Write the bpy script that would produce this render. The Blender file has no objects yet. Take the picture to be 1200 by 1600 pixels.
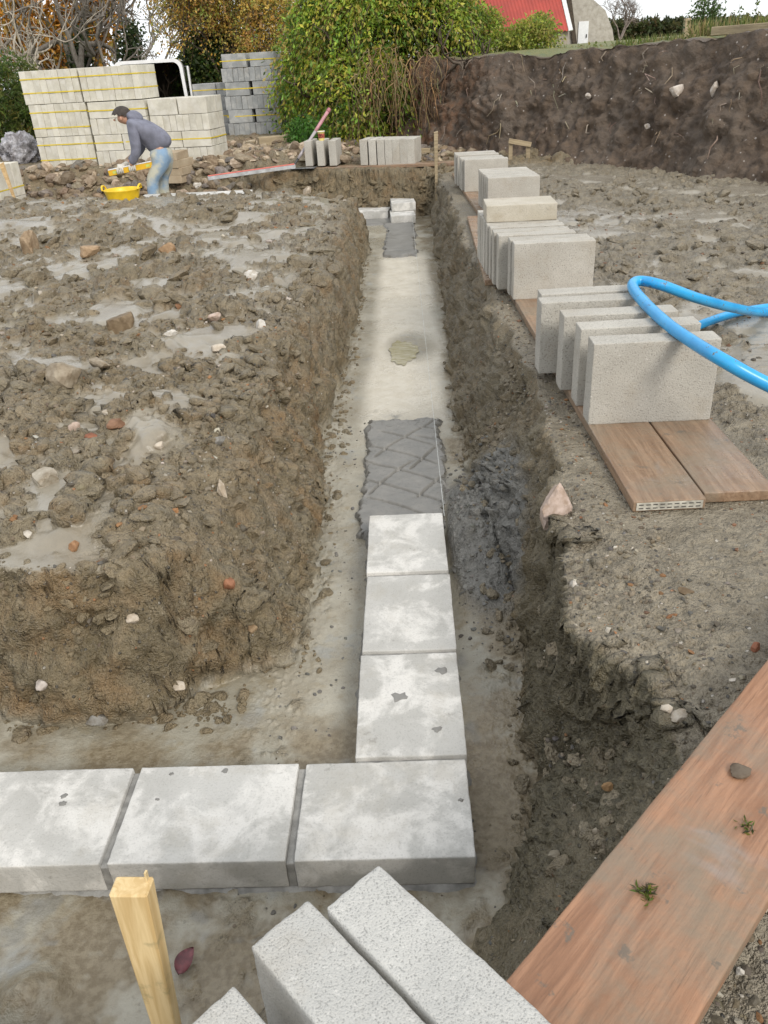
import bpy, bmesh, math, random
import numpy as np
from mathutils import Vector, Matrix, Quaternion

# ------------------------------------------------------------------ camera, world, sun, exposure
scene = bpy.context.scene
COL = scene.collection
CAM = np.array([-.121, -1.279, 1.259])
FPX = 1250.0                                   # focal length in pixels of a 1200 x 1600 frame
PITCH, YAW, ROLL = .510, -.043, -.059

def cam_axes():
    cy, sy = math.cos(YAW), math.sin(YAW); cp, sp = math.cos(PITCH), math.sin(PITCH); cr, sr = math.cos(ROLL), math.sin(ROLL)
    f = np.array([sy*cp, cy*cp, -sp]); rt = np.array([cy, -sy, 0.]); up = np.cross(rt, f)
    return np.array([rt*cr + up*sr, -rt*sr + up*cr, f])
AX = cam_axes()
cam_data = bpy.data.cameras.new('camera')
cam_data.sensor_fit = 'AUTO'; cam_data.sensor_width = 36.0
cam_data.lens = 36.0*FPX/1600.0
cam_data.clip_start = .05; cam_data.clip_end = 2000
cam = bpy.data.objects.new('camera', cam_data); COL.objects.link(cam)
m = Matrix(((AX[0][0], AX[1][0], -AX[2][0], CAM[0]), (AX[0][1], AX[1][1], -AX[2][1], CAM[1]),
            (AX[0][2], AX[1][2], -AX[2][2], CAM[2]), (0, 0, 0, 1)))
cam.matrix_world = m
scene.camera = cam

def ray(u, v): return np.array([(u-600)/FPX, (800-v)/FPX, 1.]) @ AX
def onz(u, v, z):
    d = ray(u, v); return CAM + d*((z-CAM[2])/d[2])
def ony(u, v, y):
    d = ray(u, v); return CAM + d*((y-CAM[1])/d[1])

SUN_EL, SUN_AZ = 38.0, 150.0                   # azimuth clockwise from +Y: sun stands behind and right of the camera
world = bpy.data.worlds.new('World'); scene.world = world; world.use_nodes = True
wn = world.node_tree.nodes; wl = world.node_tree.links; wn.clear()
w_out = wn.new('ShaderNodeOutputWorld'); w_bg = wn.new('ShaderNodeBackground'); w_bg.inputs['Strength'].default_value = .1
sky = wn.new('ShaderNodeTexSky'); sky.sky_type = 'NISHITA'; sky.sun_disc = False
sky.sun_elevation = math.radians(SUN_EL); sky.sun_rotation = math.radians(SUN_AZ); sky.air_density = 1.0; sky.dust_density = 2.0
w_tc = wn.new('ShaderNodeTexCoord'); w_map = wn.new('ShaderNodeMapping'); w_map.inputs['Scale'].default_value = (1, 1, 2.5)
w_no = wn.new('ShaderNodeTexNoise'); w_no.inputs['Scale'].default_value = 3.0; w_no.inputs['Detail'].default_value = 6; w_no.inputs['Roughness'].default_value = .6
w_rp = wn.new('ShaderNodeValToRGB'); w_rp.color_ramp.elements[0].position = .30; w_rp.color_ramp.elements[0].color = (.60, .60, .60, 1)
w_rp.color_ramp.elements[1].position = .58; w_rp.color_ramp.elements[1].color = (1, 1, 1, 1)
w_mx = wn.new('ShaderNodeMix'); w_mx.data_type = 'RGBA'; w_mx.inputs[7].default_value = (7.6, 7.8, 8.0, 1)
wl.new(w_tc.outputs['Generated'], w_map.inputs['Vector']); wl.new(w_map.outputs['Vector'], w_no.inputs['Vector'])
wl.new(w_no.outputs['Fac'], w_rp.inputs['Fac']); wl.new(w_rp.outputs['Color'], w_mx.inputs[0])
wl.new(sky.outputs['Color'], w_mx.inputs[6]); wl.new(w_mx.outputs[2], w_bg.inputs['Color']); wl.new(w_bg.outputs['Background'], w_out.inputs['Surface'])

sun_data = bpy.data.lights.new('sun', 'SUN'); sun_data.energy = 1.5; sun_data.angle = math.radians(20); sun_data.color = (1, .94, .85)
sun = bpy.data.objects.new('sun', sun_data); COL.objects.link(sun)
el, az = math.radians(SUN_EL), math.radians(SUN_AZ)
sdir = Vector((math.sin(az)*math.cos(el), math.cos(az)*math.cos(el), math.sin(el)))
sun.rotation_euler = sdir.to_track_quat('Z', 'Y').to_euler(); sun.location = (4, -6, 8)
scene.view_settings.view_transform = 'Standard'; scene.view_settings.look = 'None'
scene.view_settings.exposure = 0.72; scene.view_settings.gamma = 1.0
try: scene.view_settings.use_curve_mapping = False
except Exception: pass

# ------------------------------------------------------------------ helpers: noise
random.seed(4); RNG = np.random.default_rng(11)
NT = RNG.random(64*64*64).astype(np.float32)
def vn(p):
    i = np.floor(p); f = (p-i).astype(np.float32); i = i.astype(np.int64) & 63
    u = f*f*(3-2*f); j = (i+1) & 63
    x0, y0, z0 = i[:, 0]*4096, i[:, 1]*64, i[:, 2]; x1, y1, z1 = j[:, 0]*4096, j[:, 1]*64, j[:, 2]
    ux, uy, uz = u[:, 0], u[:, 1], u[:, 2]
    a = NT[x0+y0+z0]; a = a+(NT[x1+y0+z0]-a)*ux
    b = NT[x0+y1+z0]; b = b+(NT[x1+y1+z0]-b)*ux
    c = NT[x0+y0+z1]; c = c+(NT[x1+y0+z1]-c)*ux
    d = NT[x0+y1+z1]; d = d+(NT[x1+y1+z1]-d)*ux
    a = a+(b-a)*uy; c = c+(d-c)*uy
    return a+(c-a)*uz
ROT = np.array([[.36, .48, -.8], [-.8, .6, 0], [.48, .64, .6]])
def fbm(p, freq, octv=4, gain=.5, ridge=False, off=0.):
    q = (p*freq+off*7.31) @ ROT.T; s = np.zeros(len(p), np.float32); a = 1.; t = 0.
    for k in range(octv):
        n = vn(q+k*17.7)*2-1
        if ridge: n = 1-2*np.abs(n)
        s += a*n; t += a; a *= gain; q = (q*2.03) @ ROT.T
    return s/t
def sstep(a, b, x):
    t = np.clip((x-a)/(b-a), 0, 1); return t*t*(3-2*t)
CT = RNG.random((128, 128, 6)).astype(np.float32)
def clods(x, y, cell, rmin, rmax, prob, seed, power=.5, wob=.35):
    """field of separate lumps: height 0..1 times the lump's radius"""
    P = np.stack([x, y, np.zeros_like(x)], 1)
    wx = x+cell*wob*fbm(P, 2.2/cell, 2, off=seed); wy = y+cell*wob*fbm(P, 2.2/cell, 2, off=seed+5)
    gx = wx/cell; gy = wy/cell; ix = np.floor(gx).astype(int); iy = np.floor(gy).astype(int)
    best = np.zeros_like(x)
    for dx in (-1, 0, 1):
        for dy in (-1, 0, 1):
            c = CT[(ix+dx+seed*31) & 127, (iy+dy+seed*57) & 127]
            px = ix+dx+c[:, 0]; py = iy+dy+c[:, 1]
            r = (rmin+(rmax-rmin)*c[:, 2]**2)/cell; th = c[:, 3]*6.28
            ex = (gx-px); ey = (gy-py); ca, sa = np.cos(th), np.sin(th)
            e1 = (ex*ca+ey*sa)/r; e2 = (-ex*sa+ey*ca)/(r*(.55+.45*c[:, 4]))
            d2 = e1*e1+e2*e2
            h = np.where((c[:, 5] < prob) & (d2 < 1), r*cell*np.maximum(1-d2, 0)**power*(.6+.8*c[:, 4]), 0)
            best = np.maximum(best, h)
    return best

# ------------------------------------------------------------------ helpers: objects
def props(o, label=None, cat=None, group=None, kind=None):
    if label: o['label'] = label
    if cat: o['category'] = cat
    if group: o['group'] = group
    if kind: o['kind'] = kind
    return o
def link(name, me, mat=None, parent=None, loc=None, rot=None):
    o = bpy.data.objects.new(name, me); COL.objects.link(o)
    if mat is not None and me is not None and not me.materials: me.materials.append(mat)
    if parent is not None: o.parent = parent
    if loc is not None: o.location = loc
    if rot is not None: o.rotation_euler = rot
    return o
def empty(name, loc=(0, 0, 0), rz=0):
    o = bpy.data.objects.new(name, None); COL.objects.link(o); o.location = loc; o.rotation_euler = (0, 0, rz)
    o.empty_display_size = .1
    return o
def mesh_np(name, V, F, smooth=False):
    """V (n,3); F (m,k) all faces with k corners"""
    V = np.asarray(V, np.float32); F = np.asarray(F, np.int32)
    me = bpy.data.meshes.new(name); k = F.shape[1]
    me.vertices.add(len(V)); me.vertices.foreach_set('co', V.ravel())
    me.loops.add(F.size); me.loops.foreach_set('vertex_index', F.ravel())
    me.polygons.add(len(F)); me.polygons.foreach_set('loop_start', np.arange(0, F.size, k, dtype=np.int32))
    me.polygons.foreach_set('loop_total', np.full(len(F), k, np.int32))
    me.polygons.foreach_set('use_smooth', np.full(len(F), smooth, bool))
    me.update(calc_edges=True)
    return me
def add_attr(me, name, rgba):
    a = me.attributes.new(name, 'FLOAT_COLOR', 'POINT'); a.data.foreach_set('color', np.asarray(rgba, np.float32).ravel())
def bm_mesh(name, bm, smooth=False):
    me = bpy.data.meshes.new(name); bm.normal_update(); bm.to_mesh(me); bm.free()
    if smooth:
        for p in me.polygons: p.use_smooth = True
    return me
def bm_box(bm, c, s, M=None, bev=0., seg=1):
    r = bmesh.ops.create_cube(bm, size=1)
    vs = r['verts']
    bmesh.ops.scale(bm, vec=s, verts=vs)
    if bev > 0:
        es = list({e for v in vs for e in v.link_edges})
        rr = bmesh.ops.bevel(bm, geom=es, offset=bev, segments=seg, affect='EDGES', profile=.6)
        vs = list({v for f in rr['faces'] for v in f.verts} | {v for v in vs if v.is_valid})
        seen = set(vs); st = list(vs)
        while st:
            v = st.pop()
            for e in v.link_edges:
                w = e.other_vert(v)
                if w not in seen: seen.add(w); st.append(w)
        vs = list(seen)
    if M is not None: bmesh.ops.transform(bm, matrix=M, verts=vs)
    bmesh.ops.translate(bm, vec=c, verts=vs)
    return vs
def box(name, c, s, mat, parent=None, bev=.004, rot=None, loc=None):
    bm = bmesh.new(); bm_box(bm, c, s, None, bev); return link(name, bm_mesh(name, bm), mat, parent, loc, rot)
def tube_np(pts, rad, sides=8, cap=True):
    """tube along pts (n,3) with radii; returns V,F(quads)"""
    P = np.asarray(pts, float); n = len(P); R = np.broadcast_to(np.asarray(rad, float), (n,))
    T = np.gradient(P, axis=0); T /= np.linalg.norm(T, axis=1)[:, None]+1e-9
    up = np.array([0, 0, 1.]) if abs(T[0][2]) < .9 else np.array([1., 0, 0])
    N = np.cross(up, T[0]); N /= np.linalg.norm(N); V = []
    for i in range(n):
        N = N-T[i]*np.dot(N, T[i]); N /= np.linalg.norm(N)+1e-9; B = np.cross(T[i], N)
        a = np.arange(sides)*2*np.pi/sides
        V.append(P[i]+R[i]*(np.cos(a)[:, None]*N+np.sin(a)[:, None]*B))
    V = np.concatenate(V); F = []
    for i in range(n-1):
        for k in range(sides):
            k2 = (k+1) % sides; F.append((i*sides+k, i*sides+k2, (i+1)*sides+k2, (i+1)*sides+k))
    if cap and sides % 2 == 0:
        for base in (0, (n-1)*sides):
            for k in range(1, sides//2):
                q = (base+k-1 if k > 1 else base, base+k, base+sides-1-k, base+sides-k if k > 1 else base+sides-1)
                F.append(q if base else q[::-1])
    return V, np.array(F)
class Acc:
    """collects quads/tris into one mesh"""
    def __init__(s): s.V = []; s.F = []; s.C = []; s.n = 0
    def add(s, V, F, c=None):
        s.V.append(np.asarray(V, np.float32)); s.F.append(np.asarray(F, np.int32)+s.n); s.n += len(V)
        if c is not None: s.C.append(np.broadcast_to(np.asarray(c, np.float32), (len(V), 4)))
    def tube(s, pts, rad, sides=5, c=None):
        V, F = tube_np(pts, rad, sides, False); s.add(V, F, c)
    def build(s, name, mat, parent=None, smooth=False):
        me = mesh_np(name, np.concatenate(s.V), np.concatenate(s.F), smooth)
        if s.C: add_attr(me, 'tint', np.concatenate(s.C))
        return link(name, me, mat, parent)

# ------------------------------------------------------------------ helpers: materials
class NT_:
    def __init__(s, name):
        s.m = bpy.data.materials.new(name); s.m.use_nodes = True; s.t = s.m.node_tree; s.n = s.t.nodes; s.l = s.t.links
        s.b = s.n['Principled BSDF']; s._co = None
    def node(s, ty, **kw):
        n = s.n.new(ty)
        for k, v in kw.items():
            if k in n.inputs.keys() if isinstance(k, str) else False: pass
            setattr(n, k, v)
        return n
    def put(s, sock, v):
        if isinstance(v, bpy.types.NodeSocket): s.l.new(v, sock)
        elif isinstance(v, (tuple, list)) and len(v) == 3 and sock.type == 'RGBA': sock.default_value = (*v, 1)
        else: sock.default_value = v
    def co(s):
        """object coordinates, shifted by a random amount for each object"""
        if s._co is None:
            tc = s.n.new('ShaderNodeTexCoord'); oi = s.n.new('ShaderNodeObjectInfo')
            mul = s.n.new('ShaderNodeMath'); mul.operation = 'MULTIPLY'; mul.inputs[1].default_value = 37.0; s.l.new(oi.outputs['Random'], mul.inputs[0])
            ad = s.n.new('ShaderNodeVectorMath'); ad.operation = 'ADD'; s.l.new(tc.outputs['Object'], ad.inputs[0]); s.l.new(mul.outputs[0], ad.inputs[1])
            s._co = ad.outputs[0]; s.rand = oi.outputs['Random']; s.raw = tc.outputs['Object']
        return s._co
    def scaled(s, v, sc):
        mp = s.n.new('ShaderNodeMapping'); mp.inputs['Scale'].default_value = sc; s.l.new(v, mp.inputs['Vector']); return mp.outputs[0]
    def noise(s, scale, detail=4, rough=.55, vec=None, out='Fac', dist=0.):
        n = s.n.new('ShaderNodeTexNoise'); n.inputs['Scale'].default_value = scale; n.inputs['Detail'].default_value = detail
        n.inputs['Roughness'].default_value = rough; n.inputs['Distortion'].default_value = dist
        s.l.new(vec if vec is not None else s.co(), n.inputs['Vector']); return n.outputs[out]
    def voro(s, scale, out='Distance', vec=None, rand=1.):
        n = s.n.new('ShaderNodeTexVoronoi'); n.inputs['Scale'].default_value = scale; n.inputs['Randomness'].default_value = rand
        s.l.new(vec if vec is not None else s.co(), n.inputs['Vector']); return n.outputs[out]
    def ramp(s, v, a, b, lo=0., hi=1.):
        n = s.n.new('ShaderNodeMapRange'); n.interpolation_type = 'SMOOTHSTEP'; s.put(n.inputs['Value'], v)
        n.inputs['From Min'].default_value = a; n.inputs['From Max'].default_value = b
        n.inputs['To Min'].default_value = lo; n.inputs['To Max'].default_value = hi; return n.outputs[0]
    def mix(s, f, a, b, mode='MIX'):
        n = s.n.new('ShaderNodeMix'); n.data_type = 'RGBA'; n.blend_type = mode
        s.put(n.inputs[0], f); s.put(n.inputs[6], a); s.put(n.inputs[7], b); return n.outputs[2]
    def math(s, op, a, b=0., c=None):
        n = s.n.new('ShaderNodeMath'); n.operation = op; s.put(n.inputs[0], a); s.put(n.inputs[1], b)
        if c is not None: s.put(n.inputs[2], c)
        return n.outputs[0]
    def attr(s, name):
        n = s.n.new('ShaderNodeAttribute'); n.attribute_name = name; sp = s.n.new('ShaderNodeSeparateColor')
        s.l.new(n.outputs['Color'], sp.inputs[0]); return sp.outputs[0], sp.outputs[1], sp.outputs[2], n.outputs['Alpha'], n.outputs['Color']
    def bump(s, h, strength=.5, dist=.01, prev=None):
        n = s.n.new('ShaderNodeBump'); n.inputs['Strength'].default_value = strength; n.inputs['Distance'].default_value = dist
        s.l.new(h, n.inputs['Height'])
        if prev is not None: s.l.new(prev, n.inputs['Normal'])
        return n.outputs[0]
    def done(s, col, rough=.8, nrm=None, spec=None, metal=None, trans=None):
        s.put(s.b.inputs['Base Color'], col); s.put(s.b.inputs['Roughness'], rough)
        if nrm is not None: s.l.new(nrm, s.b.inputs['Normal'])
        if spec is not None: s.put(s.b.inputs['Specular IOR Level'], spec)
        if metal is not None: s.put(s.b.inputs['Metallic'], metal)
        return s.m
def plain(name, col, rough=.6, var=.12, scale=12, metal=None, bump=.0):
    k = NT_(name); n = k.noise(scale, 5)
    a = tuple(c*(1-var*1.6) for c in col); b = tuple(min(1, c*(1+var*1.6)) for c in col)
    nr = k.bump(k.noise(scale*8, 4), .4, bump) if bump else None
    return k.done(k.mix(k.ramp(n, .25, .75), a, b), k.ramp(k.noise(scale*2, 3), .2, .8, rough-.12, min(1, rough+.12)), nr, metal=metal)

MAT = {}
def mud_material():
    k = NT_('mud'); k.co(); P = k.raw
    f, w, pale, smear, _ = k.attr('mask_a'); grey, orange, far, peb, _ = k.attr('mask_b')
    n1 = k.noise(3.1, 4, .6, P); n2 = k.noise(11, 4, .65, P); n3 = k.noise(48, 3, .6, P); n4 = k.noise(150, 2, .6, P)
    clay = k.mix(k.ramp(n2, .3, .7), (.125, .095, .048), (.245, .190, .108))
    clay = k.mix(k.ramp(n1, .42, .66), clay, (.215, .178, .112))
    clay = k.mix(k.math('MULTIPLY', k.ramp(n3, .5, .66), .55), clay, (.085, .068, .045))
    clay = k.mix(k.math('MULTIPLY', k.ramp(k.noise(5.5, 3, .6, P), .42, .7), orange), clay, (.225, .135, .055))
    g = k.mix(k.ramp(n2, .3, .7), (.175, .148, .105), (.285, .248, .185)); g = k.mix(k.math('MULTIPLY', k.ramp(n3, .52, .7), .5), g, (.09, .076, .055))
    clay = k.mix(grey, clay, g)
    # pebbles pressed into the surface
    vc = k.voro(70, 'Color', P); vd = k.voro(70, 'Distance', P); sp = k.n.new('ShaderNodeSeparateColor'); k.l.new(vc, sp.inputs[0])
    spot = k.math('MULTIPLY', k.math('GREATER_THAN', sp.outputs[0], .88), k.ramp(vd, .30, .42, 1, 0))
    pc = k.mix(k.ramp(sp.outputs[1], .72, .74), (.20, .17, .13), (.50, .46, .40)); pc = k.mix(k.math('GREATER_THAN', sp.outputs[1], .9), pc, (.38, .17, .075))
    pc = k.mix(k.math('LESS_THAN', sp.outputs[1], .3), pc, (.07, .068, .065))
    clay = k.mix(k.math('MULTIPLY', spot, peb), clay, pc)
    clay = k.mix(k.math('MULTIPLY', k.math('MULTIPLY', k.ramp(n4, .58, .70), .40), peb), clay, (.38, .33, .26))
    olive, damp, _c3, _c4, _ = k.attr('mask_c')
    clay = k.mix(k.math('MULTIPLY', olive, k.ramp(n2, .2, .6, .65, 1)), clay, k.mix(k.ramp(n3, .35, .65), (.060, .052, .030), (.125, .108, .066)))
    clay = k.mix(k.math('MULTIPLY', k.ramp(n4, .42, .32), .5), clay, (.055, .045, .030))
    # wet film: slightly darker, even
    wetc = k.mix(k.ramp(n1, .35, .65), (.23, .205, .16), (.30, .275, .225))
    clay = k.mix(k.math('MULTIPLY', w, .8), clay, wetc)
    # concrete strip in the trench bottom
    c1 = k.mix(k.ramp(n1, .35, .65), (.28, .26, .205), (.37, .345, .28)); c1 = k.mix(k.math('MULTIPLY', k.ramp(n2, .52, .72), .7), c1, (.225, .18, .105))
    c1 = k.mix(k.math('MULTIPLY', k.ramp(k.noise(7, 3, .6, P), .56, .72), .6), c1, (.27, .285, .285)); c1 = k.mix(k.math('MULTIPLY', k.ramp(n3, .56, .72), .45), c1, (.15, .135, .105))
    c1 = k.mix(k.math('MINIMUM', k.math('MULTIPLY', damp, k.ramp(k.noise(4.3, 4, .65, P), .34, .62)), 1.), c1, k.mix(k.ramp(n3, .35, .65), (.165, .13, .080), (.235, .195, .13)))
    c2 = k.mix(k.ramp(n2, .3, .7), (.53, .485, .395), (.60, .56, .475)); c1 = k.mix(pale, c1, c2)
    col = k.mix(f, clay, c1)
    col = k.mix(smear, col, k.mix(k.ramp(n3, .3, .7), (.15, .145, .128), (.225, .216, .195)))
    far_c = k.mix(k.ramp(k.noise(.35, 3, .6, P), .35, .65), (.10, .13, .035), (.19, .17, .07)); col = k.mix(far, col, far_c)
    h = k.math('ADD', k.math('MULTIPLY', n3, .9), k.math('MULTIPLY', n4, .45)); h = k.math('ADD', h, k.math('MULTIPLY', spot, .35))
    bs = k.n.new('ShaderNodeBump'); bs.inputs['Distance'].default_value = .022; k.l.new(h, bs.inputs['Height'])
    amt = k.math('MULTIPLY', k.math('SUBTRACT', 1, k.math('MULTIPLY', w, .86)), k.math('SUBTRACT', 1, k.math('MULTIPLY', f, .72))); k.l.new(amt, bs.inputs['Strength'])
    r = k.ramp(n2, .3, .7, .34, .62); rm = k.n.new('ShaderNodeMix'); k.put(rm.inputs[0], w); k.put(rm.inputs[2], r); rm.inputs[3].default_value = .20
    rf = k.n.new('ShaderNodeMix'); k.put(rf.inputs[0], f); k.put(rf.inputs[2], rm.outputs[0]); k.put(rf.inputs[3], k.ramp(n1, .35, .65, .22, .55))
    return k.done(col, rf.outputs[0], bs.outputs[0])
MAT['mud'] = mud_material()

def soil_material():
    k = NT_('bank_soil'); k.co(); P = k.raw; top, wet, red, _, _ = k.attr('mask_a')
    n1 = k.noise(1.3, 6, .6, P); n2 = k.noise(7, 6, .65, P); n3 = k.noise(30, 5, .65, P)
    c = k.mix(k.ramp(n2, .3, .7), (.055, .037, .024), (.125, .087, .058)); c = k.mix(k.math('MULTIPLY', k.ramp(n1, .45, .65), .6), c, (.115, .090, .068))
    c = k.mix(k.math('MULTIPLY', red, k.ramp(n2, .4, .65)), c, (.12, .058, .028))
    vc = k.voro(26, 'Color', P); vd = k.voro(26, 'Distance', P); sp = k.n.new('ShaderNodeSeparateColor'); k.l.new(vc, sp.inputs[0])
    spot = k.math('MULTIPLY', k.math('GREATER_THAN', sp.outputs[0], .94), k.ramp(vd, .22, .34, 1, 0)); c = k.mix(spot, c, k.mix(sp.outputs[1], (.16, .13, .11), (.42, .38, .34)))
    g = k.mix(k.ramp(n2, .3, .7), (.09, .12, .03), (.20, .18, .07)); c = k.mix(top, c, g)
    h = k.math('ADD', k.math('MULTIPLY', n2, 1.2), k.math('MULTIPLY', n3, .6))
    return k.done(c, k.ramp(n2, .3, .7, .55, .85), k.bump(h, .8, .04))
MAT['soil'] = soil_material()

def block_material(name, a, b, pores=1., stain=0., white=0., warm=(.30, .24, .16), gs=170):
    k = NT_(name); k.co(); n1 = k.noise(5, 5, .6); n2 = k.noise(26, 5, .6); n3 = k.noise(gs, 3, .6)
    c = k.mix(k.ramp(n1, .3, .7), a, b)
    c = k.mix(k.math('MULTIPLY', k.rand, .28), c, tuple(x*.62 for x in a))
    if white: c = k.mix(k.math('MULTIPLY', k.ramp(k.noise(7, 6, .65, dist=.3), .44, .62), white), c, (.70, .68, .64))
    grain = k.math('MULTIPLY', k.ramp(n3, .34, .47, 1, 0), min(.9, .62*pores))
    c = k.mix(grain, c, tuple(x*.38 for x in a)); c = k.mix(k.math('MULTIPLY', k.ramp(k.noise(110, 2, .5), .62, .74), .35*pores), c, (.68, .66, .62))
    if stain: c = k.mix(k.math('MULTIPLY', k.ramp(k.noise(4.2, 6, .7), .50, .68), stain), c, warm)
    if stain: c = k.mix(k.math('MULTIPLY', k.ramp(k.noise(13, 5, .7), .64, .70), stain), c, (.16, .15, .13))
    h = k.math('ADD', k.math('MULTIPLY', n3, .8*pores), k.math('MULTIPLY', n2, .3))
    return k.done(c, k.ramp(n2, .3, .7, .72, .95), k.bump(h, .8, .005))
MAT['block'] = block_material('block_grey', (.42, .395, .345), (.51, .485, .43), 1., .25)
MAT['block_near'] = block_material('block_coarse_pale', (.46, .455, .43), (.56, .55, .515), 1.0, .18, gs=320)
MAT['block_laid'] = block_material('block_laid', (.42, .41, .38), (.51, .50, .47), .35, .35, .75, (.33, .30, .24))
MAT['block_warm'] = block_material('block_warm', (.43, .39, .31), (.50, .46, .385), .6, .45)
MAT['block_pack'] = block_material('block_pack', (.50, .475, .40), (.66, .63, .54), .3, .2, .35)
MAT['block_pack_shaded'] = block_material('block_pack_shaded', (.27, .28, .28), (.36, .37, .37), .3, .2, .25)  # darker, bluer copy of the pack colour: hedge shade painted in
MAT['block_brown'] = block_material('block_brown', (.34, .26, .17), (.46, .38, .27), .3, .5)

def mortar_material():
    k = NT_('mortar'); n1 = k.noise(9, 5, .6); n2 = k.noise(60, 4, .6)
    c = k.mix(k.ramp(n1, .3, .7), (.165, .160, .147), (.228, .220, .203)); c = k.mix(k.math('MULTIPLY', k.ramp(n2, .55, .7), .4), c, (.11, .11, .105))
    return k.done(c, k.ramp(n1, .3, .7, .38, .62), k.bump(n2, .35, .004))
MAT['mortar'] = mortar_material()
MAT['mortar_dry'] = plain('mortar_joint', (.265, .258, .24), .85, .2, 30, bump=.004)

def board_material(name, a, b, mud=.6, wet=.35, sc=1.):
    k = NT_(name); co = k.co(); gv = k.scaled(co, (1.1*sc, 16*sc, 16*sc)); g1 = k.noise(3., 6, .65, gv, dist=.6); g2 = k.noise(11, 4, .6, gv)
    c = k.mix(k.ramp(g1, .32, .68), a, b); c = k.mix(k.math('MULTIPLY', k.ramp(g2, .54, .7), .45), c, tuple(x*.55 for x in a))
    c = k.mix(k.math('MULTIPLY', k.ramp(k.noise(3.2, 6, .68), .42, .64), mud*.85), c, (.215, .172, .122))
    c = k.mix(k.math('MULTIPLY', k.ramp(k.noise(14, 5, .7), .60, .68), mud*.8), c, (.13, .11, .085))
    c = k.mix(k.math('MULTIPLY', k.ramp(k.noise(5, 4, .6, dist=.5), .60, .72), mud*.5), c, (.27, .25, .23))
    kd = k.voro(1.5, 'Distance', k.scaled(co, (1.2, 2.6, 2.6))); c = k.mix(k.math('MULTIPLY', k.ramp(kd, .10, .05), .7), c, tuple(x*.4 for x in a))
    return k.done(c, k.ramp(k.noise(4, 4), .35, .65, wet, .75), k.bump(k.math('ADD', g1, k.noise(40, 4)), .55, .006))
MAT['plank_red'] = board_material('plank_red', (.23, .115, .062), (.37, .20, .115), 1.0, .40)
MAT['board_wet'] = board_material('board_wet', (.19, .115, .068), (.31, .205, .13), .9, .22)
MAT['timber'] = board_material('timber', (.50, .33, .15), (.66, .47, .25), .12, .5)
MAT['timber_old'] = board_material('timber_old', (.26, .20, .12), (.40, .32, .20), .3, .6)
def pipe_material():
    k = NT_('blue_plastic'); c = k.mix(k.ramp(k.noise(9, 3), .3, .7), (.022, .29, .62), (.035, .36, .70))
    d = k.math('MULTIPLY', k.ramp(k.noise(38, 5, .7), .60, .66), k.ramp(k.noise(7, 3), .42, .58)); c = k.mix(d, c, (.16, .13, .09))
    return k.done(c, k.math('ADD', .30, k.math('MULTIPLY', d, .5)), k.bump(d, .3, .002))
MAT['pipe'] = pipe_material()
def stone_material():
    k = NT_('stone'); r, g, b, a, c0 = k.attr('tint'); n = k.noise(22, 6, .65)
    c = k.mix(k.ramp(n, .3, .72), c0, k.mix(1., c0, (.50, .44, .36), 'MULTIPLY'))
    return k.done(c, .72, k.bump(k.noise(60, 5, .65), .5, .006))
MAT['stone'] = stone_material()
def leaf_material(name, rough=.5, tr=.35):
    k = NT_(name); r, g, b, a, c0 = k.attr('tint'); k.done(c0, rough)
    t = k.n.new('ShaderNodeBsdfTranslucent'); k.l.new(c0, t.inputs['Color']); mx = k.n.new('ShaderNodeMixShader'); mx.inputs[0].default_value = tr
    out = k.n['Material Output']; k.l.new(k.b.outputs[0], mx.inputs[1]); k.l.new(t.outputs[0], mx.inputs[2]); k.l.new(mx.outputs[0], out.inputs['Surface'])
    return k.m
MAT['leaf'] = leaf_material('leaf', .5, .45)
def bark_material():
    k = NT_('bark'); r, g, b, a, c0 = k.attr('tint'); n = k.noise(14, 5, .6)
    return k.done(k.mix(k.ramp(n, .3, .7), c0, k.mix(1., c0, (.55, .5, .45), 'MULTIPLY')), .85, k.bump(n, .5, .02))
MAT['bark'] = bark_material()
# ------------------------------------------------------------------ the ground with its trench
FLOOR = -.53
def seg(a, b, st): return list(np.linspace(a, b, max(2, int(round((b-a)/st))+1))[:-1])
def grow(a, st, ratio, end, sgn=1):
    o = []; v = a
    while (v < end) if sgn > 0 else (v > end): o.append(v); v += sgn*st; st *= ratio
    return o
gx = sorted(grow(-8, .04, 1.14, -400, -1)) + seg(-8, -4, .036)[1:] + seg(-4, -1.7, .018) + seg(-1.7, -.85, .009) + seg(-.85, -.45, .0045) \
     + seg(-.45, .1, .011) + seg(.1, .5, .0042) + seg(.5, 1.4, .009) + seg(1.4, 4.6, .021) + grow(4.6, .03, 1.14, 400)
gy = sorted(grow(-1.3, .03, 1.16, -120, -1)) + seg(-1.3, -.4, .016)[1:] + seg(-.4, -.05, .007) + seg(-.05, .42, .0048) + seg(.42, .5, .007) + seg(.5, .86, .0045) + seg(.86, 2.5, .0085)
y_ = 2.5
while y_ < 13: gy.append(y_); y_ += .011 if 9.85 < y_ < 10.75 else min(.034, .0013*(y_+1.28)**2)
gy += seg(y_, 18, .08) + grow(18, .1, 1.12, 500)
gx = np.array(gx); gy = np.array(gy); NX, NY = len(gx), len(gy)
GX, GY = np.meshgrid(gx, gy); X = GX.ravel(); Y = GY.ravel()
P2 = np.stack([X, Y, np.zeros_like(X)], 1)
def prof(v, pts):
    a = np.array(pts, float); i = np.argsort(a[:, 0]); return np.interp(v, a[i, 0], a[i, 1])
wig = fbm(P2, 2.6, 4, .55, off=1.)*.13; wig2 = fbm(P2, 3.1, 4, .55, off=2.)*.10
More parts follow.
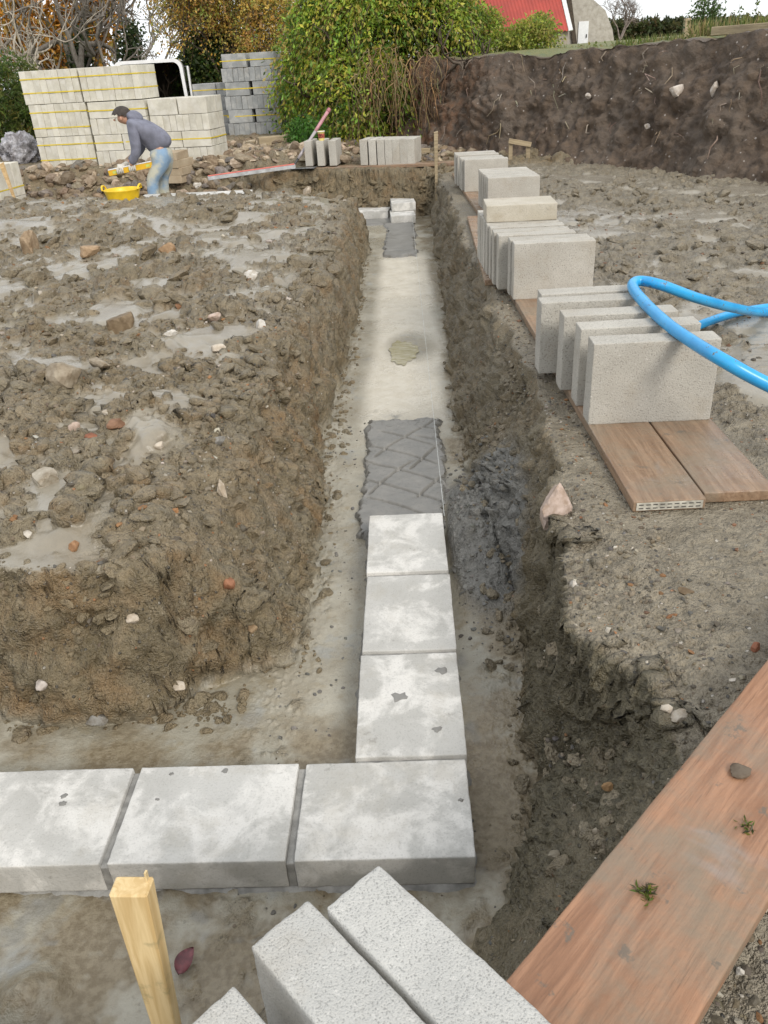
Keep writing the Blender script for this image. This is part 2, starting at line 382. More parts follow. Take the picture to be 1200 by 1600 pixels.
# edges of the digging: foot and lip of each side
lf = prof(Y, [(.5, -.58), (.86, -.585), (1.15, -.54), (2, -.55), (2.7, -.61), (3.4, -.6), (4.4, -.555), (9, -.55)])
lt = prof(Y, [(.5, -.92), (.75, -.98), (1.0, -1.02), (1.5, -.92), (2.2, -.84), (3.5, -.76), (5, -.72), (9, -.70)])
rf = prof(Y, [(-.6, -.2), (-.35, -.1), (-.19, -.02), (-.06, .06), (.1, .17), (.3, .205), (.5, .235), (1.1, .27), (1.6, .2), (2.57, .16), (3.5, .17), (5, .215), (7.3, .25), (11, .32)])
rt = prof(Y, [(-.6, .0), (-.45, .16), (-.3, .30), (-.15, .40), (-.04, .43), (.06, .445), (.17, .40), (.25, .34), (.33, .255), (.5, .262), (.75, .355), (1.1, .385), (1.46, .42), (2.3, .44), (3.1, .42), (4.8, .39), (6.8, .41), (8.6, .36), (11, .42)])
yb = prof(X, [(-8, 9.6), (-3.6, 8.95), (-2, 8.85), (-.6, 8.45)])           # back edge of the left island
yfar = prof(X, [(-8, 10.9), (-3, 10.45), (-1.4, 10.3), (.1, 9.98), (1, 9.9)])
def rise(v, foot, lip):                                                   # 0 at the foot, 1 at the lip, either direction
    return np.clip((v-foot)/(lip-foot), 0, 1)
t_l = rise(X, lf+wig*.5, np.minimum(lt+wig, lf-.05))
t_f = rise(Y, .625+.8*wig2+.20*sstep(-1.1, -.6, X), .735+wig2+.06*sstep(-1.2, -.8, X)+.24*sstep(-1.0, -.6, X))
t_b = rise(Y, yb+.05+wig2, yb-.16+wig2)
island = np.minimum(np.minimum(1-(1-t_l)**1.9, 1-(1-t_f)**1.25), t_b)
t_r = rise(X, rf+wig*.45, np.maximum(rt+wig2*.7, rf+.05))
near_lip = prof(X, [(-8, -.70), (-.5, -.69), (-.42, -.56), (-.1, -.52), (.2, -.46), (.5, -.3)])
t_n = rise(Y, near_lip+.10+wig2*.3, near_lip+wig2*.4)
t_far = rise(Y, yfar+wig2*.5, yfar+.17+wig2*.5+.85*sstep(-1.9, -2.6, X))
solid = np.maximum(np.maximum(island, t_r), np.maximum(t_n, t_far))
shape = np.where(solid < 1, solid**.85, 1); shape = shape*(1-.12*np.sin(np.pi*np.clip(solid, 0, 1)))
wall = np.clip(4*solid*(1-solid), 0, 1)                                     # 1 half way up a side
isl = (X < (lf-.02)) & (Y > .5) & (Y < yb+.1)
right = (X > rf) & ~isl & (Y < yfar+.3)
# lumps
c1 = clods(X, Y, .30, .05, .16, .55, 1); c2 = clods(X, Y, .13, .025, .07, .6, 2); c3 = clods(X, Y, .055, .010, .030, .65, 3); c4 = clods(X, Y, .026, .005, .013, .6, 4)
low = fbm(P2, .9, 3, .5, off=3.); patch = fbm(P2, 1.7, 4, .55, off=4.); patch2 = fbm(P2, 2.4, 4, .6, off=5.)
rough_l = c1*.70*sstep(-.15, .35, patch)+c2*.85*sstep(-.35, .2, patch2)+c3*.9+c4*.7+.055*fbm(P2, 5, 5, .6, True, 6.)
heap = np.exp(-(((X+1.75)/.35)**2+((Y-1.95)/.28)**2))*.09+np.exp(-(((X+1.45)/.22)**2+((Y-2.6)/.2)**2))*.06+np.exp(-(((X+1.1)/.22)**2+((Y-1.7)/.2)**2))*.05
mudl = .024+.022*fbm(P2, 1.9, 3, .5, off=7.)+.040*sstep(-.02, .30, fbm(P2, 2.6, 4, .6, off=8.))
mudl = mudl-.05*sstep(.03, .09, heap)
flat_l = sstep(-.004, .010, mudl-rough_l)
z_l = .012+.03*low+np.maximum(rough_l, mudl)+heap*(.7+.6*fbm(P2, 9, 3, .5, True, 9.))
z_l -= .05*sstep(.12, .0, solid*0+np.abs(X-lt))*(X < 0)*0
ledge = sstep(.98, .8, Y)*sstep(-2.2, -1.6, X)*sstep(-.85, -1.05, X)
z_l = z_l*(1-.8*ledge)-.02*ledge
z_l -= .035*sstep(.35, .0, lt-X)                                            # worn shoulder towards the trench
z_l -= .16*sstep(1.0, .0, np.hypot(np.maximum(-.62-X, 0)*.9, np.maximum(yb-Y, 0)))
z_l -= .05*sstep(.5, .0, yb-Y)
z_l = z_l-.035*np.exp(-((Y-6.6-.2*X)/.35)**2)*sstep(-1.2, -2, X)+.05*np.exp(-((Y-7.4-.15*X)/.5)**2)*sstep(-1., -2, X)
rr = .045*fbm(P2, 3.2, 5, .58, True, 10.)+.026*fbm(P2, 9, 4, .6, True, 11.)+c2*.30*sstep(.0, .4, patch)+c3*.55*sstep(-.2, .3, patch2)
churn = sstep(1.02, 1.25, X)*sstep(1.0, 2.0, Y)*.95+.12
mud_r = .006+.012*fbm(P2, 1.6, 3, .5, off=12.)+.044*sstep(-.10, .25, fbm(P2, 1.8, 4, .6, off=13.))
flat_r = sstep(-.003, .008, mud_r-rr)
z_r = (np.maximum(rr, mud_r)-.012)*churn+.006*fbm(P2, 5, 4, .5, off=14.)+c4*.35
z_r += .058*sstep(.42, .75, X)*sstep(.42, .05, Y)*sstep(-.45, .0, Y)-.012
edge_r = sstep(.16, .0, X-rt)*(X > rt-.05); z_r += edge_r*(c3*.7+c4*.5-.012)
# bed for the boards
bed = sstep(.38, .44, X)*sstep(1.08, 1.02, X)*sstep(.80, .86, Y)*sstep(9.6, 9.3, Y); z_r = z_r*(1-bed)+(-.002)*bed
z_n = -.085+.012*fbm(P2, 4, 4, .5, off=15.)+c3*.4+c4*.4; z_n += .14*sstep(-.72, -.95, Y)
z_n = z_n+.02*sstep(.2, .4, X)
far_l = sstep(-.9, -2.4, X)
z_f = .015+.07*sstep(.1, -1.5, X)+.035*low+c1*.55+c2*.8+c3*.6+.04*fbm(P2, 5, 5, .6, True, 16.)
z_f += sstep(10.6, 11.8, Y)*.08*sstep(.2, -1.2, X)
z_f -= sstep(13.6, 16, Y)*.62*sstep(-4., -4.6, X)+sstep(15.5, 19, Y)*.62*(1-sstep(-4., -4.6, X))
fbq = Y+.23*(X+.35); fb = sstep(10.08, 10.2, fbq)*sstep(10.75, 10.62, fbq)*sstep(-2.1, -1.95, X)*sstep(1.3, 1.15, X)
top = np.where(isl, z_l, z_r); w_n = sstep(-.25, -.5, Y); top = np.where(isl, top, top*(1-w_n)+z_n*w_n)
w_f = sstep(-.05, .12, Y-yfar); top = top*(1-w_f)+z_f*w_f
top = top*(1-fb)+(.036-.012*(X+.35)+c4*.4)*fb
wpk = sstep(11.0, 11.2, Y)*sstep(13.2, 13.0, Y)*sstep(-6.6, -6.4, X)*sstep(-2.5, -2.7, X); top = top*(1-wpk)+.12*wpk
wpk2 = sstep(14.0, 14.2, Y)*sstep(16., 15.8, Y)*sstep(-3.9, -3.7, X)*sstep(-1.9, -2.1, X); top = top*(1-wpk2)+.25*wpk2
# trench bottom
floor_z = FLOOR+.004*fbm(P2, 3, 4, .5, off=17.)+.0022*fbm(P2, 26, 3, .5, off=18.)
d_side = np.minimum(np.abs(X-lf), np.abs(X-rf)); crumbs = sstep(.16, .02, d_side)+.8*sstep(.35, .1, Y)*sstep(-.05, .15, X)
crumbs = np.clip(crumbs+.55*sstep(.05, .3, patch2)*(X > .02)*(Y < 2.), 0, 1)
floor_z += crumbs*(c3*.35+c4*.6+c2*.12)
hp = np.exp(-(((X-.17)/.14)**2+((Y-1.62)/.42)**2))*.17; hp = hp*sstep(-.02, .06, X); floor_z += hp*(1+.25*fbm(P2, 9, 4, .6, off=19.))+sstep(.02, .1, hp)*(c3*.9+c4*.8+c2*.3)
cl = np.exp(-(((X+1.02)/.07)**2+((Y+.27)/.07)**2)); floor_z += cl*(.07+c3)
Z = floor_z*(1-shape)+np.maximum(top, floor_z)*shape
# field beyond the site
Z = np.where((X > 6.5) | (X < -14) | (Y > 28) | (Y < -5), np.clip(Z, -.42, -.36), Z)
V = np.stack([X, Y, Z], 1)
# displace along the normal with solid noise so that the sides are rugged too
G = V.reshape(NY, NX, 3); du = np.gradient(G, axis=1); dv = np.gradient(G, axis=0); N = np.cross(du, dv).reshape(-1, 3); N /= np.linalg.norm(N, axis=1)[:, None]+1e-12
steep = sstep(.75, .35, N[:, 2]); act = (np.abs(X) < 9) & (Y > -2) & (Y < 20)
A = np.zeros(len(V), np.float32); Va = V[act]; st = steep[act]; on_floor = (1-shape)[act]
wet = np.where(isl, flat_l, np.where(right, flat_r*churn, 0)); wet = wet*(1-w_f)*(1-w_n)*(1-bed)
wet = np.clip(wet, 0, 1)*(solid >= 1)*np.where(isl, sstep(.0, .22, lt-X), 1)
wa = wet[act]
d = st*(.085*fbm(Va, 5.5, 4, .55, False, 20.)+.034*fbm(Va, 13, 4, .6, True, 21.)+.020*fbm(Va, 42, 3, .6, True, 22.))
d += (1-st)*(1-wa)*(1-on_floor*.85)*(.034*fbm(Va, 19, 4, .64, True, 23.)*np.where(isl[act] | (w_f[act] > .5), 1., .40+.6*churn[act]))
pb = clods(Va[:, 0]+Va[:, 2]*.7, Va[:, 1]+Va[:, 2]*.83, .05, .006, .017, .5, 6); d += st*pb*1.3
A[act] = d; V = V+N*A[:, None]*np.clip(sstep(-.0, .02, solid)+.3, 0, 1)[:, None]*(1-bed)[:, None]
idx = np.arange(NX*NY).reshape(NY, NX)
F = np.stack([idx[:-1, :-1], idx[:-1, 1:], idx[1:, 1:], idx[1:, :-1]], -1).reshape(-1, 4)
me = mesh_np('ground', V, F, True)
fl = sstep(.10, .0, solid)*(1-.75*sstep(.006, .03, crumbs*(c3+c2*.4)))
fl = fl*(1-sstep(.01, .04, hp))
pale = sstep(.30, .18, np.abs(X+.13+.05*fbm(P2, 1.1, 3, .5, off=24.)))*sstep(2.5, 3.0, Y+.5*patch)*sstep(7.9, 7.2, Y)
pale = pale*sstep(-.55, .05, fbm(P2, 1.3, 4, .5, off=25.)+.25)*(1-sstep(.5, .2, np.hypot((X+.1)/.5, (Y-4.35)/.9)))
smear = np.clip(sstep(.012, .05, hp), 0, 1)*sstep(.95, .5, solid)
smear = np.clip(smear+.8*sstep(.18, .38, fbm(P2, 6, 4, .6, off=26.))*sstep(.32, .12, np.abs(X+.14))*(Y > .3)*(Y < 3.2)*(solid < .2)
                + .6*sstep(.2, .4, fbm(P2, 8, 4, .6, off=27.))*(np.abs(Y+.02) < .12)*(solid < .2), 0, 1)
grey = np.where(isl, .28+.35*sstep(0, .3, low), np.where(right & (solid >= 1), .85, .30)); grey = grey*(1-w_f)+.15*w_f; grey = grey*(1-.6*steep)
grey = np.clip(grey+.4*w_n, 0, 1)
orange = np.clip(np.where(isl, .30, .06)+steep*np.where(isl, .55, .25)+.25*w_f, 0, 1)
farm = np.where((X > 6.5) | (X < -9) | (Y > 19) | (Y < -5), 1., 0.)
peb = np.clip(.75-.6*fl-.6*wet+.3*edge_r+.4*w_n, 0, 1)
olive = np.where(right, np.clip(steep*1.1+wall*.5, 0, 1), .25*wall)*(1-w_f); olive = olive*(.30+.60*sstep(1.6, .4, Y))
damp = np.clip(1.2*sstep(.9, .1, Y)+.40+.9*sstep(.02, .12, X), 0, 1.6)
add_attr(me, 'mask_c', np.stack([olive, damp, olive*0, olive*0], 1))
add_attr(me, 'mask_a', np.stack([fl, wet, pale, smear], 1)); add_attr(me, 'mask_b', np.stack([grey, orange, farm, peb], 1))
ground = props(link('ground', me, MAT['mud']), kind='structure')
bpy.context.view_layer.update()
GZ = V[:, 2].reshape(NY, NX)
def gz(x, y):
    """height of the ground"""
    hit, loc, nrm, i = ground.ray_cast(Vector((x, y, 6.)), Vector((0, 0, -1)))
    return loc.z if hit else 0.
def gzn(x, y):
    ix = np.clip(np.searchsorted(gx, x)-1, 0, NX-2); iy = np.clip(np.searchsorted(gy, y)-1, 0, NY-2)
    tx = (x-gx[ix])/(gx[ix+1]-gx[ix]); ty = (y-gy[iy])/(gy[iy+1]-gy[iy])
    return (GZ[iy, ix]*(1-tx)+GZ[iy, ix+1]*tx)*(1-ty)+(GZ[iy+1, ix]*(1-tx)+GZ[iy+1, ix+1]*tx)*ty
def hit(u, v, obj=None):
    """where the sight line of a photo pixel meets the ground"""
    ok, loc, nrm, i = (obj or ground).ray_cast(Vector(CAM), Vector(ray(u, v)).normalized())
    return (loc, nrm) if ok else (Vector(onz(u, v, 0)), Vector((0, 0, 1)))

# ------------------------------------------------------------------ the cut soil bank with the field above it
bank_pts = np.array([  # foot x,y ; lip x,y,z
    (-9.0, 31.0, -8.6, 31.5, .8), (-4.6, 20.0, -4.1, 20.4, .8), (-2.6, 15.6, -2.1, 16.0, .85), (-1.1, 13.9, -.7, 14.3, 1.2), (.05, 12.5, .38, 12.9, 1.33), (.7, 11.5, 1.1, 11.9, 1.30),
    (1.4, 10.7, 1.8, 11.05, 1.29), (2.1, 9.85, 2.5, 10.2, 1.32), (2.65, 9.0, 3.12, 9.3, 1.34), (3.55, 7.5, 4.1, 7.75, 1.38), (4.6, 5.2, 5.2, 5.3, 1.42), (5.3, 2, 5.9, 2, 1.45), (5.6, -2, 6.2, -2, 1.45), (5.7, -9, 6.3, -9, 1.45)])
arc = np.concatenate([[0], np.cumsum(np.hypot(np.diff(bank_pts[:, 0]), np.diff(bank_pts[:, 1])))])
s0, s1 = arc[2], arc[10]
su = np.concatenate([np.linspace(0, s0, 60)[:-1], np.arange(s0, s1, .026), np.linspace(s1, arc[-1], 60)])
bp = np.stack([np.interp(su, arc, bank_pts[:, i]) for i in range(5)], 1)
vface = np.linspace(0, 1, 75); vtop = np.concatenate([[.04, .09, .15, .25, .4, .6, .9, 1.3, 1.8, 2.6, 3.6], np.geomspace(5, 400, 16)])
rows = []
for v in vface:
    zz = -.12+(bp[:, 4]+.12)*v; q = v**1.35*(1-.15*math.sin(math.pi*v))
    rows.append(np.stack([bp[:, 0]+(bp[:, 2]-bp[:, 0])*q-.35*(1-v)**6*.6, bp[:, 1]+(bp[:, 3]-bp[:, 1])*q-.35*(1-v)**6*.8, zz], 1))
out_d = np.array([.70, .714])
for d_ in vtop:
    rows.append(np.stack([bp[:, 2]+out_d[0]*d_, bp[:, 3]+out_d[1]*d_, bp[:, 4]+(1.52-bp[:, 4])*float(sstep(0., 18., np.array(d_)))*(bp[:, 4] < 1.5)+.0025*min(d_, 80)], 1))
BV = np.stack(rows); nb_r, nb_c = BV.shape[:2]
Nb = np.cross(np.gradient(BV, axis=1), np.gradient(BV, axis=0)).reshape(-1, 3); Nb /= np.linalg.norm(Nb, axis=1)[:, None]+1e-12
pv = BV.reshape(-1, 3); vv = np.repeat(np.concatenate([vface, 1+vtop]), nb_c)
U_ = np.tile(su, nb_r); rill = np.stack([U_*2.2, vv*.6, U_*0], 1)
amp = sstep(-.05, .12, vv)*(1-.62*sstep(.8, 1., vv))
sb = np.repeat(np.concatenate([vface*0+1, np.clip(1.2-vtop, 0, 1)]), nb_c)
dis = (.20*fbm(pv, 1.3, 4, .55, off=30.)+.09*fbm(rill, 1., 4, .55, True, 31.)+.10*fbm(pv, 5, 4, .6, True, 32.)+.022*fbm(pv, 20, 3, .6, True, 33.))*sb*amp
pv = pv-Nb*dis[:, None]*np.sign(Nb[:, 1:2]*0+1)
pv[:, 2] += np.where(vv > 1, .06*fbm(pv*np.array([1, 1, 0]), .6, 4, .5, off=34.), 0)
ib = np.arange(nb_r*nb_c).reshape(nb_r, nb_c); Fb = np.stack([ib[:-1, :-1], ib[:-1, 1:], ib[1:, 1:], ib[1:, :-1]], -1).reshape(-1, 4)
mb = mesh_np('soil_bank', pv, Fb, True)
topm = sstep(1.12, 1.5, vv+.15*fbm(pv, 3, 3, .5, off=35.)); redm = sstep(arc[6], arc[4], U_)*sstep(1.3, .9, vv)
add_attr(mb, 'mask_a', np.stack([topm, topm*0, redm, topm*0], 1))
bank = props(link('soil_bank', mb, MAT['soil']), kind='structure')
bpy.context.view_layer.update()
# ------------------------------------------------------------------ concrete blocks
def block_mesh(name, L, W, H, seed, res=.016, rough=.0016, bev=.004):
    """closed box of many small faces with rounded, slightly chipped edges; origin at the centre of the underside"""
    nx, ny, nz = (max(2, int(round(a/res))) for a in (L, W, H)); V = []; F = []; n = 0
    def ln_(d, k): e = np.array([1-bev*q*2/d for q in (1.5, .55)]); c = np.linspace(-e[0], e[0], max(2, k)); return np.concatenate([[-1], -e[1:][::-1], c, e[1:], [1]])
    lines_ = {'x': ln_(L, nx), 'y': ln_(W, ny), 'z': ln_(H, nz)}
    def side(u, v, f):
        nonlocal n
        A, B = np.meshgrid(lines_[u], lines_[v]); pts = f(A.ravel(), B.ravel()); V.append(pts)
        i = np.arange(A.size).reshape(A.shape)+n
        F.append(np.stack([i[:-1, :-1], i[:-1, 1:], i[1:, 1:], i[1:, :-1]], -1).reshape(-1, 4)); n += len(pts)
    o = np.ones
    side('x', 'y', lambda a, b: np.stack([a, b, o(len(a))], 1)); side('x', 'y', lambda a, b: np.stack([a, -b, -o(len(a))], 1))
    side('x', 'z', lambda a, b: np.stack([a, -o(len(a)), b], 1)); side('x', 'z', lambda a, b: np.stack([-a, o(len(a)), b], 1))
    side('y', 'z', lambda a, b: np.stack([o(len(a)), a, b], 1)); side('y', 'z', lambda a, b: np.stack([-o(len(a)), -a, b], 1))
    V = np.concatenate(V)*np.array([L, W, H])/2; F = np.concatenate(F)
    half = np.array([L, W, H])/2; r = bev*(1+.9*fbm(V+seed*3.1, 16, 3, .6))[:, None]; r = np.maximum(r, .002)
    inner = np.clip(V, -(half-r), half-r); dlt = V-inner; ln = np.linalg.norm(dlt, axis=1)[:, None]
    V = np.where(ln > 1e-6, inner+dlt/np.maximum(ln, 1e-6)*r, V)
    nr = V/np.linalg.norm(V, axis=1)[:, None]
    V = V+nr*(rough*fbm(V+seed*5.7, 45, 3, .6, True)[:, None]+.0012*fbm(V+seed, 6, 2)[:, None])
    # weld the seams
    key = np.round(V*20000).astype(np.int64); _, first, inv = np.unique(key, axis=0, return_index=True, return_inverse=True)
    V = V[first]; F = inv.ravel()[F]; V[:, 2] += H/2
    return mesh_np(name, V, F, True)
LB, WB, TB = .45, .31, .10
lay_m = [block_mesh('laid_block', LB-.010, WB, TB, s) for s in range(3)]
edge_m = [block_mesh('edge_block', LB, TB, WB, s+4, bev=.0035) for s in range(3)]
near_m = [block_mesh('near_block', LB, TB, WB, s+8, .0075, .0022, .0045) for s in range(3)]
far_m = [block_mesh('far_block', LB, TB, WB, s+12, .05, .0006, .004) for s in range(2)]
far_l = [block_mesh('far_flat_block', LB, WB, TB, 15, .05, .0006, .004)]
def put(name, me, mat, loc, rot=(0, 0, 0), parent=None):
    o = bpy.data.objects.new(name, me); COL.objects.link(o); o.location = loc; o.rotation_euler = rot; o.parent = parent
    if len(me.materials) == 0: me.materials.append(MAT['block'])
    o.material_slots[0].link = 'OBJECT'; o.material_slots[0].material = MAT[mat] if isinstance(mat, str) else mat
    return o

# the laid course in the trench: corner of three blocks across and three along
BT = -.42; zb = BT-TB
wall_a = props(empty('block_footing_wall', (-.2, .16, FLOOR)), 'low corner of pale concrete blocks laid flat in the trench bottom', 'wall')
def kid(o):
    o.parent = wall_a; o.location = Vector(o.location)-wall_a.location; return o
for i in range(3):
    kid(put('concrete_block', lay_m[i], 'block_laid', (-LB/2-i*(LB+.012), WB/2, zb+[0, .002, .001][i]), (0, 0, [.004, -.003, .006][i])))
for i in range(3):
    kid(put('concrete_block', lay_m[(i+1) % 3], 'block_laid', (-WB/2-.001+.003*(i == 1), WB+.012+LB/2+i*(LB+.012), zb+[.001, -.001, .002][i]), (.002, 0, math.pi/2+[.004, -.006, .003][i])))
def mortar_slab(name, x0, x1, y0, y1, z0, z1, seed, amp=.018, parent=None, mat='mortar', groove=None, res=.012, droop=.5):
    nx, ny = max(3, int((x1-x0)/res)), max(3, int((y1-y0)/res))
    a, b = np.meshgrid(np.linspace(-1, 1, nx+1), np.linspace(-1, 1, ny+1)); a = a.ravel(); b = b.ravel()
    x = (x0+x1)/2+a*(x1-x0)/2; y = (y0+y1)/2+b*(y1-y0)/2; p = np.stack([x, y, x*0], 1)
    e = np.maximum(np.abs(a), np.abs(b)); w = sstep(.55, 1, e)
    x = x+w*amp*(2.2*fbm(p, 5, 3, .6, off=seed)+1.3*fbm(p, 31, 3, .7, off=seed)); y = y+w*amp*(2.6*fbm(p, 5, 3, .6, off=seed+3)+1.3*fbm(p, 31, 3, .7, off=seed+5))
    dd = np.minimum((1-np.abs(a))*(x1-x0)/2, (1-np.abs(b))*(y1-y0)/2)
    z = z0+(z1-z0)*np.clip(dd/.022, 0, 1)**droop+.007*fbm(p, 11, 5, .65, off=seed)*np.clip(dd/.03, 0, 1)
    if groove is not None: z = z+groove(x, y)*np.clip(dd/.03, 0, 1)
    i = np.arange((nx+1)*(ny+1)).reshape(ny+1, nx+1); F_ = np.stack([i[:-1, :-1], i[:-1, 1:], i[1:, 1:], i[1:, :-1]], -1).reshape(-1, 4)
    return link(name, mesh_np(name, np.stack([x, y, z], 1), F_, True), MAT[mat], parent)
def inwall(o): o.parent = wall_a; o.location = Vector((0, 0, 0))-wall_a.location; return o
for i in range(2):
    x = -LB-.006-i*(LB+.012); o = box('mortar_joint', (x, WB/2-.002, zb+.044), (.024, WB-.008, .088), MAT['mortar_dry'], None, .003); inwall(o)
for i in range(3):
    y = WB+.006+i*(LB+.012); o = box('mortar_joint', (-WB/2, y, zb+.044), (WB-.010, .024, .088), MAT['mortar_dry'], None, .003); inwall(o)
inwall(mortar_slab('mortar_bed', -1.42, .006, -.012, WB+.03, FLOOR-.015, zb+.003, 2., .010, mat='mortar_dry'))
inwall(mortar_slab('mortar_bed', -WB-.02, .012, WB, 1.74, FLOOR-.015, zb+.003, 5., .014))
# fresh bed with trowelled furrows
def furrow(x, y):
    g = 0
    for (px, py, ang, L_) in [(-.30, 2.78, -.62, .46), (-.36, 2.62, -.66, .5), (-.36, 2.42, -.66, .55), (-.36, 2.22, -.66, .55), (-.34, 2.03, -.66, .5), (-.08, 2.82, -.62, .2), (-.10, 2.70, -.62, .2),
                              (-.31, 2.45, .98, .62), (-.14, 2.30, .98, .5), (-.34, 2.05, .98, .45), (-.1, 2.0, .98, .42)]:
        ca, sa = math.cos(ang), math.sin(ang); t = (x-px)*ca+(y-py)*sa; dn = -(x-px)*sa+(y-py)*ca+.012*np.sin(t*9+px*30)
        k = np.exp(-(dn/.0058)**2)*sstep(-.02, .03, t)*sstep(L_, L_-.08, t); g = g-.018*k
    return g
props(mortar_slab('mortar_bed', -.375, .045, 1.70, 2.96, FLOOR-.02, -.500, 9., .022, groove=furrow, res=.0042),
      'wet dark grey mortar bed scored with criss-cross trowel furrows in front of laid blocks', 'mortar')
props(mortar_slab('mortar_bed', -.345, .02, 7.4, 9.40, FLOOR-.02, -.502, 12., .03, groove=lambda x, y: -.012*np.exp(-((y-7.62+.1*x)/.012)**2), res=.02),
      'smooth dark grey mortar strip leading to the far end blocks', 'mortar')
# lumps of mortar dropped on top of the blocks
acc = Acc()
for (u, v, r) in [(690, 1048, .022), (683, 1140, .018), (625, 1090, .030), (352, 1205, .014), (100, 1245, .012), (98, 1256, .012), (720, 1250, .008), (268, 1210, .008), (246, 1250, .007)]:
    c = onz(u, v, BT); a = np.linspace(0, 2*np.pi, 13)[:-1]; rr_ = r*(.6+.7*RNG.random(12)); ring = np.stack([c[0]+rr_*np.cos(a), c[1]+.8*rr_*np.sin(a), np.full(12, BT+.0005)], 1)
    in_ = np.stack([c[0]+.6*rr_*np.cos(a), c[1]+.5*rr_*np.sin(a), np.full(12, BT+.004)], 1); vv_ = np.concatenate([ring, in_, [[c[0], c[1], BT+.0045]]])
    f_ = [(i, (i+1) % 12, 12+(i+1) % 12, 12+i) for i in range(12)]+[(12+i, 12+(i+1) % 12, 24, 24) for i in range(12)]
    acc.add(vv_, [q for q in f_ if len(set(q)) == 4]); acc.add(np.concatenate([in_, [[c[0], c[1], BT+.0045], [c[0], c[1], BT+.0045]]]), [(i, (i+1) % 12, 12, 13) for i in range(12)])
spl = acc.build('mortar_splash', MAT['mortar'], wall_a, True); spl.location = -wall_a.location; props(spl, kind='stuff')

# far end of the trench
wall_b = props(empty('block_footing_wall', (-.12, 9.6, FLOOR)), 'far corner of laid pale blocks beyond the smooth mortar strip', 'wall')
def kid_b(o): o.parent = wall_b; o.location = Vector(o.location)-wall_b.location; return o
kid_b(put('concrete_block', far_l[0], 'block_laid', (-.125, 9.345+.225, zb), (0, 0, math.pi/2+.05)))
kid_b(put('concrete_block', far_l[0], 'block_laid', (-.115, 9.345+.225+.47, zb+.0), (0, 0, math.pi/2+.05)))
kid_b(put('concrete_block', far_l[0], 'block_laid', (-.115, 9.90, zb+.103), (0, 0, math.pi/2+.05)))
kid_b(put('concrete_block', far_l[0], 'block_laid', (-.52, 9.98, zb), (0, 0, -.12)))
kid_b(put('concrete_block', far_l[0], 'block_laid', (-.99, 10.04, zb), (0, 0, -.12)))
o = mortar_slab('mortar_bed', -1.2, .04, 9.36, 10.2, FLOOR-.02, zb+.002, 14., .02, res=.03); o.parent = wall_b; o.location = -wall_b.location
wall_c = props(empty('block_footing_wall', (-2.6, 9.2, FLOOR)), 'line of pale block tops just showing over the mud beside the bent worker', 'wall')
for i in range(3):
    x = -3.12+i*.462; y = 9.20-.03*i
    for zc, me_ in ((zb, far_l[0]), (zb+TB+.006, far_m[i % 2]), (zb+TB+WB-.004, far_l[0])):
        o = put('concrete_block', me_, 'block_laid', (x, y, zc), (0, 0, -.06)); o.parent = wall_c; o.location = Vector(o.location)-wall_c.location
o = mortar_slab('mortar_bed', -3.4, -1.9, 8.98, 9.5, FLOOR-.02, zb+.002, 15., .02, res=.04); o.parent = wall_c; o.location = -wall_c.location

# boards beside the trench
def board(name, L, W, T, mat, loc, rot, label, cat='board', group=None, seed=0, res=.05):
    me = block_mesh(name, L, W, T, seed+30, res, .0005, .004)
    o = put(name, me, mat, loc, rot); props(o, label, cat, group); return o
BTOP = .037
b1 = board('scaffold_board', 2.9, .225, .037, 'board_wet', (.655, .905+1.45, 0), (0, 0, math.pi/2+.022), 'wet brown board with slotted metal end strip, nearer the trench under standing blocks', 'board', None, 1)
b1.location = (.640, 2.36, .0)
b2 = board('scaffold_board', 2.6, .225, .037, 'board_wet', (.878, 2.25, .0), (0, 0, math.pi/2+.018), 'wet brown board beside the slotted one, farther from the trench', 'board', None, 2)
b3 = board('scaffold_board', 2.4, .225, .036, 'board_wet', (.53, 5.05, .0), (0, 0, math.pi/2-.03), 'muddy board under the middle block group, nearer the trench', 'board', None, 3)
b4 = board('scaffold_board', 2.4, .225, .036, 'board_wet', (.765, 5.0, .0), (0, 0, math.pi/2-.03), 'muddy board under the middle block group, away from the trench', 'board', None, 4)
b5 = board('scaffold_board', 3.1, .225, .036, 'board_wet', (.65, 7.86, .0), (0, 0, math.pi/2+.02), 'muddy board under the two farthest block groups on the right bank, nearer the trench', 'board', None, 5)
b6 = board('scaffold_board', 3.1, .225, .036, 'board_wet', (.89, 7.86, .0), (0, 0, math.pi/2+.02), 'muddy board under the two farthest block groups on the right bank, away from the trench', 'board', None, 6)
# slotted strip nailed to the end of the first board (a sub mesh of the board)
bm = bmesh.new(); bm_box(bm, (-1.4515, 0, .019), (.0015, .205, .026)); o = link('end_strip', bm_mesh('end_strip', bm), plain('galvanised', (.42, .40, .34), .45, .25, 30), b1)
slot_bm = bmesh.new(); bm_box(slot_bm, (0, 0, 0), (.001, .014, .003)); slot_me = bm_mesh('slot', slot_bm); slot_me.materials.append(plain('slot_dark', (.05, .045, .04), .9))
for r_ in range(2):
    for i in range(9): link('slot', slot_me, None, o, (-1.4527, -.088+i*.022, .013+r_*.012))

